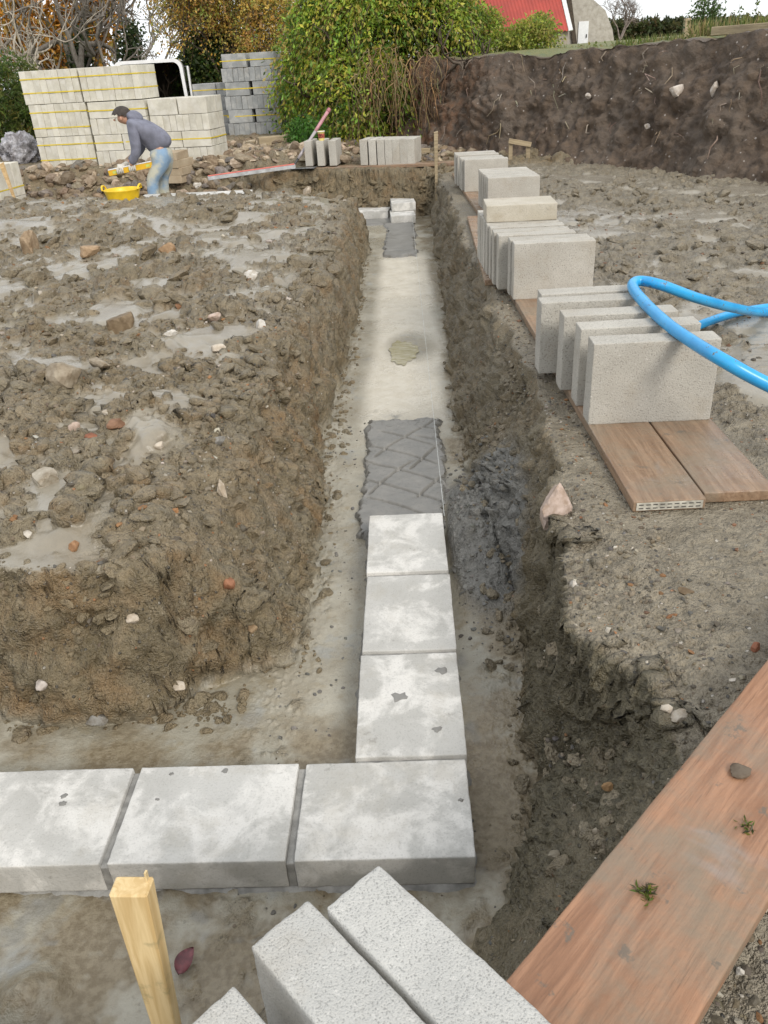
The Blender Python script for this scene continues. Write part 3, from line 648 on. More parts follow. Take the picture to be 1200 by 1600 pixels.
# blocks standing on edge along the boards
def edge_block(x, y, z, rz, mat, label, group, me=None, tilt=0.):
    o = put('concrete_block', me or random.choice(edge_m), mat, (x, y, z), (tilt, 0, rz)); return props(o, label, 'block', group)
ORD = ['first', 'second', 'third', 'fourth', 'fifth', 'sixth', 'seventh', 'eighth', 'ninth', 'tenth']
L1 = 'coarse grey block on edge under the blue pipe, %s from the slotted board end'
for i, (x0, yf, rz, tilt) in enumerate( [(.545, 1.515, .0, -.02), (.535, 1.705, .012, .0), (.505, 1.885, .012, .01), (.448, 2.095, .01, .0), (.468, 2.235, .02, .0)]):
    edge_block(x0+LB/2, yf+TB/2, BTOP, rz, 'block', L1 % ORD[i], 'five blocks on edge under the pipe')
L2 = 'grey block on edge in the tight row, %s counting away from the blue pipe'
for i, (x0, yf) in enumerate([(.495, 3.345), (.485, 3.455), (.435, 3.60), (.42, 3.715), (.415, 3.86), (.405, 3.98), (.40, 4.10), (.398, 4.215), (.395, 4.33), (.395, 4.45)]):
    edge_block(x0+LB/2, yf+TB/2, BTOP-.001, .02*((i*7) % 3-1)*.6, 'block', L2 % ORD[i], 'tight row of blocks on edge')
o = put('concrete_block', lay_m[1], 'block_warm', (.63, 4.19, BTOP+WB+.001), (0, 0, -.03)); props(o, 'brown-stained block lying flat on top of a row of blocks', 'block')
L3 = 'pale block on edge in the short row, %s from the flat-lying block'
for i, x0 in enumerate([.63, .63, .625, .618, .612, .61]):
    edge_block(x0+LB/2, 6.20+i*.122+TB/2, BTOP-.001, -.01, 'block', L3 % ORD[i], 'short row of pale blocks', far_m[i % 2])
L4 = 'pale block on edge in the last row of boards, %s beyond the short row'
for i, (x0, y0) in enumerate([(.54, 7.74), (.515, 7.86), (.51, 7.98), (.50, 8.24), (.485, 8.37), (.485, 8.50)]):
    edge_block(x0+LB/2, y0+TB/2, BTOP-.001, .0, 'block', L4 % ORD[i], 'farthest row on the right bank', far_m[i % 2])
# far board across the end of the trench with its blocks
def far_z(x): return gz(x, 10.35-.2*x)
fd = Vector((1, -.23, 0)).normalized(); fr = math.atan2(fd.y, fd.x)
c0 = Vector((-.62, 10.40, 0)); fb_z = .07
fbd = board('scaffold_board', 3.0, .225, .04, 'board_wet', (-.35, 10.40, fb_z-.03), (0, -.012, fr), 'brown board lying across the far end of the trench under two block groups', 'board', None, 7, .1)
def fblock(u, v_, label, group, rz=0., mat='block'):
    p = ony(u, v_, 10.40); y = 10.40-.23*(p[0]+.35); p = ony(u, v_, y); zt = fb_z+.0085+(-(p[0]+.35))*.012
    return props(put('concrete_block', far_m[0], mat, (p[0], y+.17, zt), (0, 0, fr+math.pi/2+rz)), label, 'block', group)
for u, t_ in ((487, 'beside the long-handled tool'), (506, 'with the drink cup on top'), (524.5, 'nearest the close row of seven')): fblock(u, 262, 'pale block on edge on the far board, '+t_, 'three spaced blocks on the far board', .12)
for i, u in enumerate((575.5, 589, 602, 614, 625.5, 637, 648.5)): fblock(u, 262, 'grey block on edge in the close row of seven, %s counting from the weathered post' % ORD[6-i], 'row of seven on the far board', .0)

# three blocks at the photographer's feet, their long sides running towards the plank
d3 = Vector((.69, -.724, 0)); n3 = Vector((.724, .69, 0)); r3 = math.atan2(d3.y, d3.x); ztop = .228
def near_block(u, v, side, label, me, ztop=ztop, dr=0.):
    c = Vector(onz(u, v, ztop)); c = c+d3*(LB/2)+n3*(TB/2)*side
    zg = ztop-WB; o = put('concrete_block', me, 'block_near', (c.x, c.y, zg), (0, 0, r3+dr)); return props(o, label, 'block')
near_block(592, 1350, -1, 'coarse pale block on edge touching the red plank', near_m[0])
near_block(482, 1405, -1, 'coarse pale block on edge between two others near the peg', near_m[1], ztop-.006)
near_block(378, 1532, -1, 'coarse pale block on edge beside the wooden peg', near_m[2], ztop-.004, .05)

# the red plank across the corner of the trench
a_ = onz(1200, 1030, .1); b_ = onz(800, 1520, .1); pd = Vector(a_-b_).normalized(); pn = Vector((pd.y, -pd.x, 0)); mid = Vector(b_)+pd*.35+pn*.112
pl = board('plank', 2.3, .224, .04, 'plank_red', (mid.x, mid.y, .0605), (0, -.004, math.atan2(pd.y, pd.x)), 'reddish wet plank bridging the corner of the trench', 'plank', None, 9, .02)

# timber pegs
def peg(name, top, w, t, h, mat, rz, lean, label, chisel=True):
    bm = bmesh.new(); vs = bm_box(bm, (0, 0, -h/2), (w, t, h), None, .0025)
    for v in bm.verts:
        if v.co.z < -h+.12*h: v.co.x *= .3; v.co.y *= .3
        if v.co.z > -.01: v.co.z += .006*math.sin(v.co.x*90)+.003*math.sin(v.co.y*60)
    me = bm_mesh(name, bm); o = link(name, me, MAT[mat]); o.location = top; o.rotation_euler = (lean[0], lean[1], rz); return props(o, label, 'peg')
k = NT_('new_pine'); gv = k.scaled(k.co(), (34, 34, 2.2)); gn = k.noise(1.3, 4, .6, gv, dist=1.1); cc = k.mix(k.ramp(gn, .35, .65), (.52, .36, .16), (.68, .52, .28)); cc = k.mix(k.math('MULTIPLY', k.ramp(gn, .62, .70), .7), cc, (.40, .21, .08))
kv = k.voro(5, 'Distance', k.scaled(k.co(), (1.6, 1.6, .9))); cc = k.mix(k.math('MULTIPLY', k.ramp(kv, .16, .08), .8), cc, (.24, .13, .05)); cc = k.mix(k.math('MULTIPLY', k.ramp(k.noise(16, 5, .65), .55, .68), .5), cc, (.26, .22, .11))
MAT['pine'] = k.done(cc, .6, k.bump(gn, .2, .002))
pt = onz(205, 1384, .255); pk = peg('timber_peg', (pt[0], pt[1], .255), .058, .030, .84, 'pine', -.12, (-.02, .03), 'new yellow pine peg with splintered top in the trench by foreground blocks')
bm = bmesh.new(); bm_box(bm, (.022, .008, .008), (.003, .006, .03)); link('splinter', bm_mesh('splinter', bm), MAT['pine'], pk)
p_ = ony(681, 206, 9.6); peg('timber_peg', (p_[0], 9.6, p_[2]), .05, .05, p_[2]+.62, 'timber_old', 0, (0, .01), 'weathered square post standing at the far end of the trench')
p_ = ony(2, 255, 9.4); peg('timber_peg', (p_[0], 9.4, p_[2]), .05, .05, p_[2]+.2, 'timber', 0, (0, -.12), 'pale peg in the rubble below the leftmost block stack')

# profile boards: a rail on two pegs
def profile(u0, v0, u1, v1, y, h, label):
    a = ony(u0, v0, y); b = ony(u1, v1, y); mid_ = (a+b)/2; e = empty('profile_board', (mid_[0], y, gz(mid_[0], y)))
    L_ = np.linalg.norm(b-a); ang = math.atan2(b[2]-a[2], b[0]-a[0])
    bm = bmesh.new(); bm_box(bm, (0, 0, 0), (L_, .022, .06), None, .002); link('rail', bm_mesh('rail', bm), MAT['timber_old'], e, Vector(mid_)-e.location, (0, -ang, .0))
    for f in (.1, .88):
        q = a+(b-a)*f; bm = bmesh.new(); bm_box(bm, (0, 0, -.30), (.05, .045, .56), None, .002); link('peg', bm_mesh('peg', bm), MAT['timber_old'], e, Vector((q[0], y+.036, q[2]+.015))-e.location)
    return props(e, label, 'profile board')
profile(795, 220, 830, 226, 10.2, .35, 'small wooden trestle-shaped profile board at the foot of the soil bank')
profile(648, 235, 672, 235, 10.95, .2, 'low wooden profile board behind the weathered post under the bushes')

# blue water pipe: one length lying over the block tops and looping back
def spline(pts, n=12):
    P = np.array(pts, float); out = []
    for i in range(len(P)-1):
        p0 = P[max(i-1, 0)]; p1 = P[i]; p2 = P[i+1]; p3 = P[min(i+2, len(P)-1)]
        for t in np.linspace(0, 1, n, endpoint=False):
            out.append(.5*((2*p1)+(-p0+p2)*t+(2*p0-5*p1+4*p2-p3)*t*t+(-p0+3*p1-3*p2+p3)*t**3))
    out.append(P[-1]); return np.array(out)
PR = .0225; zt = BTOP+WB+PR-.001
pp = [onz(1330, 660, .20), onz(1200, 601, .30), onz(1130, 563, zt-.002), onz(1085, 536, zt), onz(1045, 508, zt), onz(1012, 478, zt), onz(992, 455, zt+.003), onz(989, 443, zt+.008), onz(1003, 439, zt+.010), onz(1035, 446, zt+.003), onz(1090, 466, .29), onz(1150, 482, .17), onz(1196, 488, .06), onz(1260, 490, .03)]
a0_ = pp[0]; z0_ = pp[-1]; pp = [np.array((x, y, gz(x, y)+PR)) for x, y in ((a0_[0]+1.9, a0_[1]-.55), (a0_[0]+1.3, a0_[1]-.55), (a0_[0]+.75, a0_[1]-.40))]+[np.array((a0_[0]+.32, a0_[1]-.17, .10))]+pp[:-1]+[np.array((x, y, gz(x, y)+PR)) for x, y in ((z0_[0], z0_[1]), (z0_[0]+.6, z0_[1]+.02), (z0_[0]+1.3, z0_[1]+.15))]
V_, F_ = tube_np(spline(pp, 10), PR, 14); me = mesh_np('water_pipe', V_, F_, True); pipe = link('water_pipe', me, MAT['pipe'])
props(pipe, 'bright blue muddy plastic water pipe looping over the standing blocks', 'pipe')
q = [hit(1062, 530)[0]+Vector((0, 0, PR)), hit(1100, 512)[0]+Vector((0, 0, PR)), hit(1150, 497)[0]+Vector((0, 0, PR*1.2)), hit(1200, 487)[0]+Vector((0, 0, PR)), hit(1290, 478)[0]+Vector((0, 0, PR)), hit(1420, 455)[0]+Vector((0, 0, PR))]
V_, F_ = tube_np(spline([tuple(a) for a in q], 8), PR*.95, 14); props(link('water_pipe', mesh_np('water_pipe', V_, F_, True), MAT['pipe']), 'short stretch of blue pipe on the mud behind the standing blocks', 'pipe')

# builder's line along the blocks
p0 = Vector((.006, 1.66, BT+.004)); p1 = Vector((-.005, 9.36, BT+.004)); V_, F_ = tube_np(np.array([p0+(p1-p0)*t for t in np.linspace(0, 1, 20)]), .0011, 6)
props(link('string_line', mesh_np('string_line', V_, F_), plain('string', (.6, .62, .6), .7)), "thin pale builder's line stretched along the trench beside the mortar", 'string')

# puddle lying on the strip
def puddle(cx, cy, rx, ry, z, label):
    a = np.linspace(0, 2*np.pi, 49)[:-1]; V_ = [[cx, cy, z]]; ring = []
    for t in a:
        r = 1+.10*math.sin(3*t+1)+.06*math.sin(7*t)+.07*math.sin(13*t+2); V_.append([cx+rx*r*math.cos(t), cy+ry*r*math.sin(t), z])
    F_ = [(0, 1+i, 1+(i+1) % 48) for i in range(48)]; return V_, F_
k = NT_('puddle_water'); MAT['water'] = k.done(k.mix(k.ramp(k.noise(8, 3), .3, .7), (.30, .265, .165), (.36, .325, .225)), .06, k.bump(k.noise(28, 2, .5, k.scaled(k.co(), (.5, 1.4, 1))), .25, .01))
pc_ = onz(630, 551, FLOOR); V_, F_ = puddle(pc_[0], pc_[1], .10, .26, FLOOR+.006, ''); props(link('puddle', mesh_np('puddle', V_, F_), MAT['water']), kind='structure')
# ------------------------------------------------------------------ packs of blocks on the far side
bm = bmesh.new(); bm_box(bm, (0, 0, 0), (.098, .213, .435), None, .004); col_me = bm_mesh('pack_block', bm)
bm = bmesh.new(); bm_box(bm, (0, 0, 0), (.098, .435, .213), None, .004); colh_me = bm_mesh('pack_block_end', bm)
bm = bmesh.new(); bm_box(bm, (0, 0, 0), (.435, .098, .213), None, .004); lay_me = bm_mesh('pack_block_long', bm)
bm = bmesh.new(); bm_box(bm, (0, 0, 0), (.098, .213, .213), None, .004); half_me = bm_mesh('pack_block_half', bm)
for m_ in (half_me, col_me, colh_me, lay_me): m_.materials.append(MAT['block_pack'])
MAT['strap'] = plain('yellow_strap', (.62, .47, .03), .5, .1)
def strap(parent, w, d, z, x0=0.):
    bm = bmesh.new()
    for (c, s) in (((x0, -d/2-.002, z), (w+.006, .002, .016)), ((x0, d/2+.002, z), (w+.006, .002, .016)), ((x0-w/2-.002, 0, z), (.002, d, .016)), ((x0+w/2+.002, 0, z), (.002, d, .016))): bm_box(bm, c, s)
    return link('strap', bm_mesh('strap', bm), MAT['strap'], parent)
def jit(a): return (random.random()-.5)*2*a
def pack(x, y, z, rz, layers, n, mat, label, straps=(), tilt=0., group='strapped packs of blocks'):
    """layers from the bottom: 'c' tall columns, 'e' short columns, 'l' long blocks; outer blocks only, no unseen core"""
    e = props(empty('block_pack', (x, y, z), rz), label, 'block pack', group); e.rotation_euler = (0, tilt, rz); zz = 0; w = n*.1; D = .66
    for li, ty in enumerate(layers):
        h = .44 if ty == 'c' else .218; last = li == len(layers)-1
        if ty == 'c':
            for i in range(n):
                for j in range(3):
                    if not (last or j == 0 or j == 2 or i in (0, n-1)): continue
                    put('concrete_block', col_me, mat, (-w/2+.05+i*.1+jit(.002), -D/2+.11+j*.22+jit(.006)*(j == 0), zz+.2185), (0, jit(.006), jit(.012)), e)
        elif ty == 'e':
            for i in range(n):
                for j in range(2): put('concrete_block', (colh_me, half_me)[j], mat, (-w/2+.05+i*.1+jit(.002), -D/2+(.22, .55)[j]+jit(.012)*(j == 0), zz+.1085), (0, jit(.012), jit(.012)), e)
        else:
            k_ = int(w/.44); off = w/k_
            for i in range(k_):
                for j in range(7):
                    if not (last or j in (0, 6) or i in (0, k_-1)): continue
                    put('concrete_block', lay_me, mat, (-w/2+off*(i+.5)+jit(.004), -D/2+.05+j*.0945+jit(.004)*(j == 0), zz+.1085), (0, jit(.004), jit(.01)), e)
        zz += h
    for s_ in straps: strap(e, w, D, s_)
    return e
def at_px(u, v, y): p = ony(u, v, y); return p
GP = .12
def pk_x(u, v): p = onz(u, v, GP); return p
packs = []
p = pk_x(100, 247); yb_ = 12.1
pA = pack(-5.14, 12.25, GP-.005, -.12, 'cc', 9, 'block_pack', 'lower strapped pack of two layers of tall blocks, beside the plastic heap', (.12, .33, .56, .77))
pB = pack(-4.19, 12.05, GP-.005, -.15, 'elel', 9, 'block_pack', 'lower strapped pack of four block courses behind the bent worker', (.33, .76))
pC = pack(-3.27, 11.95, GP-.005, -.15, 'elel', 9, 'block_pack', 'lower strapped pack of four courses nearest the grey packs', (.33,))
pD = pack(-5.17, 12.25, GP+.875, -.12, 'c', 9, 'block_pack', 'upper strapped pack of tall blocks above the plastic heap', (.15, .33))
pE = pack(-4.24, 12.12, GP+.875, -.13, 'c', 9, 'block_pack', 'upper strapped pack of tall blocks beside the open van', (.15, .33))
pF = pack(-6.05, 10.75, gz(-6.05, 10.4)-.03, -.1, 'cc', 9, 'block_pack', 'strapped pack of pale blocks with a peg leaning in front', (.12, .56))
pG = pack(-2.68, 15.0, .25-.01, -.1, 'elelel', 10, 'block_pack_shaded', 'tall grey strapped pack of six courses standing in the hedge shade', (.33, .765, 1.2), 0, 'grey packs in the hedge shade')
pH = pack(-3.42, 15.6, .25-.01, -.1, 'elel', 9, 'block_pack_shaded', 'shorter grey strapped pack half hidden behind the tall grey pack', (.33, .765), 0, 'grey packs in the hedge shade')

# plastic sheeting bundled between the packs
def lump(name, c, s, mat, label, cat, seed, amp=.25, fq=4., sub=4, ridge=True):
    bm = bmesh.new(); bmesh.ops.create_icosphere(bm, subdivisions=sub, radius=1); V_ = np.array([v.co for v in bm.verts])
    n_ = fbm(V_+seed, fq/3, 4, .55, ridge, seed); 
    for v, d_ in zip(bm.verts, n_): v.co = v.co*(1+amp*float(d_)); v.co.x *= s[0]; v.co.y *= s[1]; v.co.z = max(v.co.z, -.45)*s[2]
    o = link(name, bm_mesh(name, bm, True), mat); o.location = c
    return props(o, label, cat) if label else o
k = NT_('clear_plastic'); MAT['plastic'] = k.done(k.mix(k.ramp(k.noise(5, 4), .4, .6), (.30, .28, .29), (.56, .55, .58)), .15, k.bump(k.noise(9, 4, .65, dist=2), 1., .10))
c = onz(36, 247, .2); lump('plastic_sheet', (c[0], c[1], .26), (.26, .26, .27), MAT['plastic'], 'crumpled bundle of clear plastic sheeting between block packs', 'plastic sheet', 3., .55, 9., 5)

# stack of brown blocks behind the worker
sy = 11.15; sx = ony(279, 280, sy)[0]; zz = max(gz(sx, sy)-.03, ony(279, 286, sy-.15)[2])
for i in range(4):
    o = put('concrete_block', far_l[0], 'block_brown', (sx+[0, .012, -.01, -.05][i], sy+.05, zz+i*.101), (0, 0, math.pi/2-.25+[.0, .05, -.04, .1][i]))
    props(o, 'brown-stained block in the small stack behind the worker, '+['bottom one', 'second from below', 'third from below', 'topmost'][i], 'block', 'small brown stack')

# heavy timber, straightedge, long-handled tool
a = ony(432, 237, 12.6); bm = bmesh.new(); bm_box(bm, (0, 0, .08), (.55, .22, .17), None, .012)
for v in bm.verts: v.co.z += .01*math.sin(v.co.x*9); v.co.y += .012*math.sin(v.co.x*7)
o = link('timber_baulk', bm_mesh('timber_baulk', bm), MAT['timber_old'], None, (a[0], 12.6, gz(a[0], 12.6)-.03), (0, .02, .25)); props(o, 'thick weathered timber baulk lying on rubble by the grey packs', 'timber')
MAT['alu'] = plain('aluminium', (.55, .56, .57), .4, .08, metal=.6); MAT['red_paint'] = plain('red_paint', (.58, .14, .11), .5, .12)
ya, yb2 = 10.25, 10.78; A_ = Vector(onz(325, 280, .05)); B_ = Vector(onz(462, 266, .06)); A_.z = max(gz(A_.x, A_.y), .02)+.02; B_.z = gz(B_.x, B_.y)+.03; m_ = (A_+B_)/2; L_ = (B_-A_).length
e = props(empty('straightedge', m_), 'long red and silver straightedge lying on the mud by the long-handled tool', 'straightedge'); dr = (B_-A_).normalized(); e.rotation_euler = (0, -math.asin(dr.z), math.atan2(dr.y, dr.x))
bm = bmesh.new(); bm_box(bm, (0, 0, .02), (L_, .045, .05), None, .004); link('bar', bm_mesh('bar', bm), MAT['alu'], e)
bm = bmesh.new(); bm_box(bm, (0, 0, .049), (L_*.985, .047, .012), None, .003); link('top_edge', bm_mesh('top_edge', bm), MAT['red_paint'], e)
bt_ = Vector(ony(457, 270, 10.52)); tp_ = Vector(ony(515, 170, 11.0)); bt_.z = gz(bt_.x, bt_.y)+.005
e = props(empty('long_handled_tool', bt_), 'long-handled tool with pinkish shaft standing at the end of the straightedge', 'tool')
def seg_tube(name, f0, f1, r0, r1, mat):
    P_ = np.array([(bt_+(tp_-bt_)*f)-bt_ for f in np.linspace(f0, f1, 6)]); V_, F_ = tube_np(P_, np.linspace(r0, r1, 6), 10); return link(name, mesh_np(name, V_, F_, True), mat, e)
seg_tube('socket', .0, .16, .016, .016, plain('black_iron', (.03, .03, .03), .5)); seg_tube('shaft', .16, .62, .019, .021, plain('grey_shaft', (.34, .31, .32), .5)); seg_tube('grip', .62, .95, .0225, .024, plain('pink_shaft', (.42, .20, .22), .5)); seg_tube('knob', .95, 1., .030, .026, plain('red_shaft', (.36, .13, .15), .5))
bm = bmesh.new(); bm_box(bm, (.17, -.03, .004), (.34, .17, .008), None, .003); o = link('blade', bm_mesh('blade', bm), plain('blade_steel', (.20, .20, .20), .35, .2, metal=.7), e, None, (0, .0, -.15))

# paper cup on the middle spaced block
cp = None
for o in [o for o in COL.objects if o.get('group') == 'three spaced blocks on the far board']:
    if cp is None or abs(o.location.x-ony(504, 262, o.location.y)[0]) < abs(cp.location.x-ony(504, 262, cp.location.y)[0]): cp = o
e = props(empty('paper_cup', (cp.location.x, cp.location.y-.16, cp.location.z+WB)), 'small yellow and white drink cup standing on a spaced block', 'cup')
prof_ = [(.0, .002), (.036, .0), (.038, .004), (.048, .112), (.052, .114), (.051, .118), (.046, .114), (.035, .008)]; nV = []; nF = []
def lathe(name, pr, mat, parent, sides=20, smooth=True):
    V_ = [[r*math.cos(t), r*math.sin(t), z] for r, z in pr for t in np.linspace(0, 2*np.pi, sides, endpoint=False)]; F_ = [(i*sides+k, i*sides+(k+1) % sides, (i+1)*sides+(k+1) % sides, (i+1)*sides+k) for i in range(len(pr)-1) for k in range(sides)]
    return link(name, mesh_np(name, V_, F_, smooth), mat, parent)
lathe('cup_wall', prof_, plain('cup_paper', (.80, .66, .22), .5, .06), e); lathe('print', [(.0405, .03), (.0462, .086)], plain('cup_print', (.30, .07, .05), .5, .6, 60), e); lathe('rim', [(.048, .106), (.053, .108), (.053, .118), (.047, .118)], plain('cup_rim', (.8, .78, .7), .5, .03), e)

# yellow flexible bucket
bq = hit(188, 311)[0]; bx_, by_ = bq.x, bq.y+.12; bz_ = min(gz(bx_, by_)-.03, ony(188, 297, by_)[2]-.215)
e = props(empty('rubber_bucket', (bx_, by_, bz_)), 'yellow flexible two-handled bucket on the mud below the bent worker', 'bucket'); YB = plain('yellow_rubber', (.72, .48, .015), .45, .08)
bk = lathe('tub', [(.0, .01), (.14, .0), (.15, .008), (.185, .16), (.205, .215), (.212, .225), (.205, .228), (.196, .215), (.178, .16), (.142, .018), (0, .018)], YB, e, 28)
for s_ in (-1, 1):
    P_ = np.array([(s_*.205, -.07, .222), (s_*.213, -.05, .255), (s_*.216, 0, .268), (s_*.213, .05, .255), (s_*.205, .07, .222)]); V_, F_ = tube_np(spline(P_, 5), .011, 8); link('handle', mesh_np('handle', V_, F_, True), YB, e)

# ------------------------------------------------------------------ the worker
def skin(name, pts, edges, mat, parent=None, sub=2):
    """pts: list of (x,y,z,rx,ry); first vertex is the root"""
    me = bpy.data.meshes.new(name); me.from_pydata([p[:3] for p in pts], edges, []); o = link(name, me, mat, parent)
    md = o.modifiers.new('skin', 'SKIN'); md.use_smooth_shade = True
    for i, p in enumerate(pts):
        sv = me.skin_vertices[0].data[i]; sv.radius = (p[3], p[4] if len(p) > 4 else p[3]); sv.use_root = (i == 0)
    if sub: s_ = o.modifiers.new('sub', 'SUBSURF'); s_.levels = sub; s_.render_levels = sub
    return o
WY = 9.62; fz = gz(-3.12, WY-.08)
def wp(u, v, dy=0.): p = ony(u, v, WY+dy); return (p[0], p[1], p[2])
root = props(empty('person', (-3.1, WY, fz)), 'person in grey hooded top and faded jeans bending forward with a yellow level', 'person')
def rel(p, r, r2=None): return (p[0]+3.1, p[1]-WY, p[2]-fz, r, r2 or r)
hips = wp(254, 237); belly = wp(247, 218); chest = wp(232, 202); neck = wp(206, 190); headb = wp(199, 186); headc = wp(192, 183); headt = wp(185, 178)
def sh(s): p = wp(213, 197); return (p[0]+.01, WY+.19*s, p[2]-.0)
def el(s): p = wp(221 if s < 0 else 214, 234); return (p[0], WY+.21*s, p[2])
def wr(s): p = wp(211 if s < 0 else 196, 257); return (p[0], WY+(.19*s if s < 0 else .10), p[2])
def hp_(s): p = wp(253, 243); return (p[0]+(.0 if s < 0 else .03), WY+.10*s, p[2])
def kn(s): p = wp(241 if s < 0 else 250, 279); return (p[0], WY+.11*s, p[2])
def an(s): p = wp(244 if s < 0 else 252, 322); return (p[0], WY+.12*s, fz+.09)
K = {}
skin_mat = plain('skin', (.50, .28, .19), .55, .06); glove = plain('work_glove', (.55, .52, .46), .85, .12, 30, bump=.003)
hood_m = plain('grey_fleece', (.165, .17, .215), .9, .14, 14, bump=.006)
k = NT_('faded_denim'); MAT['denim'] = k.done(k.mix(k.ramp(k.noise(5, 4), .38, .62), (.20, .30, .42), (.46, .45, .36)), .9, k.bump(k.noise(9, 4, .6), .6, .02))
# body: one continuous figure
pts = [rel((hips[0]-.02, hips[1], hips[2]-.02), .07, .09), rel(belly, .085, .11), rel((chest[0], chest[1], chest[2]-.02), .09, .13), rel(neck, .055), rel(headb, .07), rel(headc, .095, .088), rel(headt, .08, .075)]; ed = [(i, i+1) for i in range(6)]
for s in (-1, 1):
    b = len(pts); pts += [rel(sh(s), .055), rel(el(s), .040), rel(wr(s), .03)]; ed += [(2, b), (b, b+1), (b+1, b+2)]
for s in (-1, 1):
    b = len(pts); a0 = an(s); pts += [rel(hp_(s), .075), rel(kn(s), .05), rel(a0, .04), rel((a0[0]-.16, a0[1]+.02*s, fz+.035), .035)]; ed += [(0, b), (b, b+1), (b+1, b+2), (b+2, b+3)]
body = skin('body', pts, ed, skin_mat, root)
pts = [rel(hips, .16, .175), rel(belly, .155, .185), rel(chest, .16, .20), rel(neck, .085), rel((neck[0]-.02, neck[1], neck[2]+.005), .082)]; ed = [(0, 1), (1, 2), (2, 3), (3, 4)]
pts[0] = rel((hips[0]+.012, hips[1], hips[2]+.0), .150, .180)
for s in (-1, 1):
    b = len(pts); w_ = wr(s); e_ = el(s); pts += [rel(sh(s), .085), rel(e_, .062), rel((w_[0]*.9+e_[0]*.1, w_[1]*.9+e_[1]*.1, w_[2]*.9+e_[2]*.1), .045)]; ed += [(2, b), (b, b+1), (b+1, b+2)]
skin('hooded_top', pts, ed, hood_m, root)
def oval(name, c, r, mat, rot=(0, 0, 0), cut=None, sub=3, amp=.06):
    bm = bmesh.new(); bmesh.ops.create_icosphere(bm, subdivisions=sub, radius=1)
    if cut is not None: bmesh.ops.delete(bm, geom=[v for v in bm.verts if v.co.dot(Vector(cut[:3])) < cut[3]], context='VERTS')
    q = fbm(np.array([v.co for v in bm.verts]), 1.6, 3, .6)
    for v, d_ in zip(bm.verts, q): v.co *= 1+amp*float(d_); v.co.x *= r[0]; v.co.y *= r[1]; v.co.z *= r[2]
    o = link(name, bm_mesh(name, bm, True), mat, root, Vector(rel(c, 0)[:3]), rot); return o
oval('hood', (neck[0]+.045, neck[1], neck[2]+.045), (.10, .125, .075), hood_m, (0, .35, 0), None, 3, .12)
pts = [rel((hips[0]-.01, hips[1], hips[2]-.03), .115, .12), rel((hips[0]-.035, hips[1], hips[2]+.10), .13, .165)]; ed = [(0, 1)]
for s in (-1, 1):
    b = len(pts); a0 = an(s); pts += [rel((hp_(s)[0]-.005, hp_(s)[1], hp_(s)[2]-.09), .10), rel(kn(s), .080), rel((a0[0], a0[1], a0[2]-.01), .07)]; ed += [(0, b), (b, b+1), (b+1, b+2)]
skin('jeans', pts, ed, MAT['denim'], root)
oval('hair', (headc[0]-.012, headc[1], headc[2]+.014), (.125, .103, .108), plain('dark_hair', (.045, .036, .03), .85, .25, 40, bump=.004), (0, -.35, 0), (.55, 0, .83, -.12))
for s in (-1, 1):
    bm = bmesh.new(); bmesh.ops.create_icosphere(bm, subdivisions=2, radius=1)
    for v in bm.verts: v.co = Vector((v.co.x*.016, v.co.y*.012, v.co.z*.028))
    link('ear', bm_mesh('ear', bm, True), skin_mat, root, Vector(rel((headc[0], headc[1]+.088*s, headc[2]-.01), 0)[:3]))
    a0 = an(s); skin('boot', [rel((a0[0]+.03, a0[1], fz+.04), .052), rel((a0[0]-.08, a0[1]+.01*s, fz+.038), .048), rel((a0[0]-.19, a0[1]+.02*s, fz+.032), .04), rel((a0[0]+.01, a0[1], fz+.13), .055)], [(0, 1), (1, 2), (0, 3)], plain('boot_leather', (.06, .045, .03), .6), root)
skin('nose', [rel((headt[0]-.055, headt[1], headt[2]-.055), .014), rel((headt[0]-.075, headt[1], headt[2]-.075), .012)], [(0, 1)], skin_mat, root)
# gloved hands closed on the level
La, Lb = Vector(ony(170, 271, WY-.20)), Vector(ony(238, 257, WY-.13)); Lm = (La+Lb)/2; Ld = (Lb-La).normalized()
for s in (-1, 1):
    w_ = Vector(wr(s)); g_ = La+(Lb-La)*(.56 if s < 0 else .28); g_ = g_+Vector((0, 0, .045)); pts = [rel(tuple(w_), .036), rel(tuple(w_*.4+g_*.6), .044, .03), rel(tuple(g_+Vector((0, .0, .0))), .046, .028)]; ed = [(0, 1), (1, 2)]
    for i in range(4):
        o_ = Ld*(-.033+.022*i); b = len(pts); q1 = g_+o_+Vector((0, -.034, -.012)); q2 = g_+o_+Vector((0, -.038, -.05)); q3 = g_+o_+Vector((0, -.022, -.075))
        pts += [rel(tuple(q1), .0115), rel(tuple(q2), .0105), rel(tuple(q3), .0095)]; ed += [(2, b), (b, b+1), (b+1, b+2)]
    b = len(pts); q1 = g_+Ld*-.045+Vector((0, .02, -.01)); q2 = g_+Ld*-.035+Vector((0, .034, -.05)); pts += [rel(tuple(q1), .013), rel(tuple(q2), .011)]; ed += [(1, b), (b, b+1)]
    skin('glove', pts, ed, glove, root)
e = props(empty('spirit_level', Lm), 'yellow box spirit level with white edge held in gloved hands', 'level'); e.rotation_euler = (0, -math.asin(Ld.z), math.atan2(Ld.y, Ld.x)); LL = (Lb-La).length
bm = bmesh.new(); bm_box(bm, (0, 0, 0), (LL, .028, .066), None, .003); link('bar', bm_mesh('bar', bm), plain('level_yellow', (.68, .40, .02), .4, .06), e)
bm = bmesh.new(); bm_box(bm, (0, 0, .0375), (LL*.99, .036, .011), None, .002); link('white_edge', bm_mesh('white_edge', bm), plain('level_white', (.72, .72, .70), .5, .04), e)
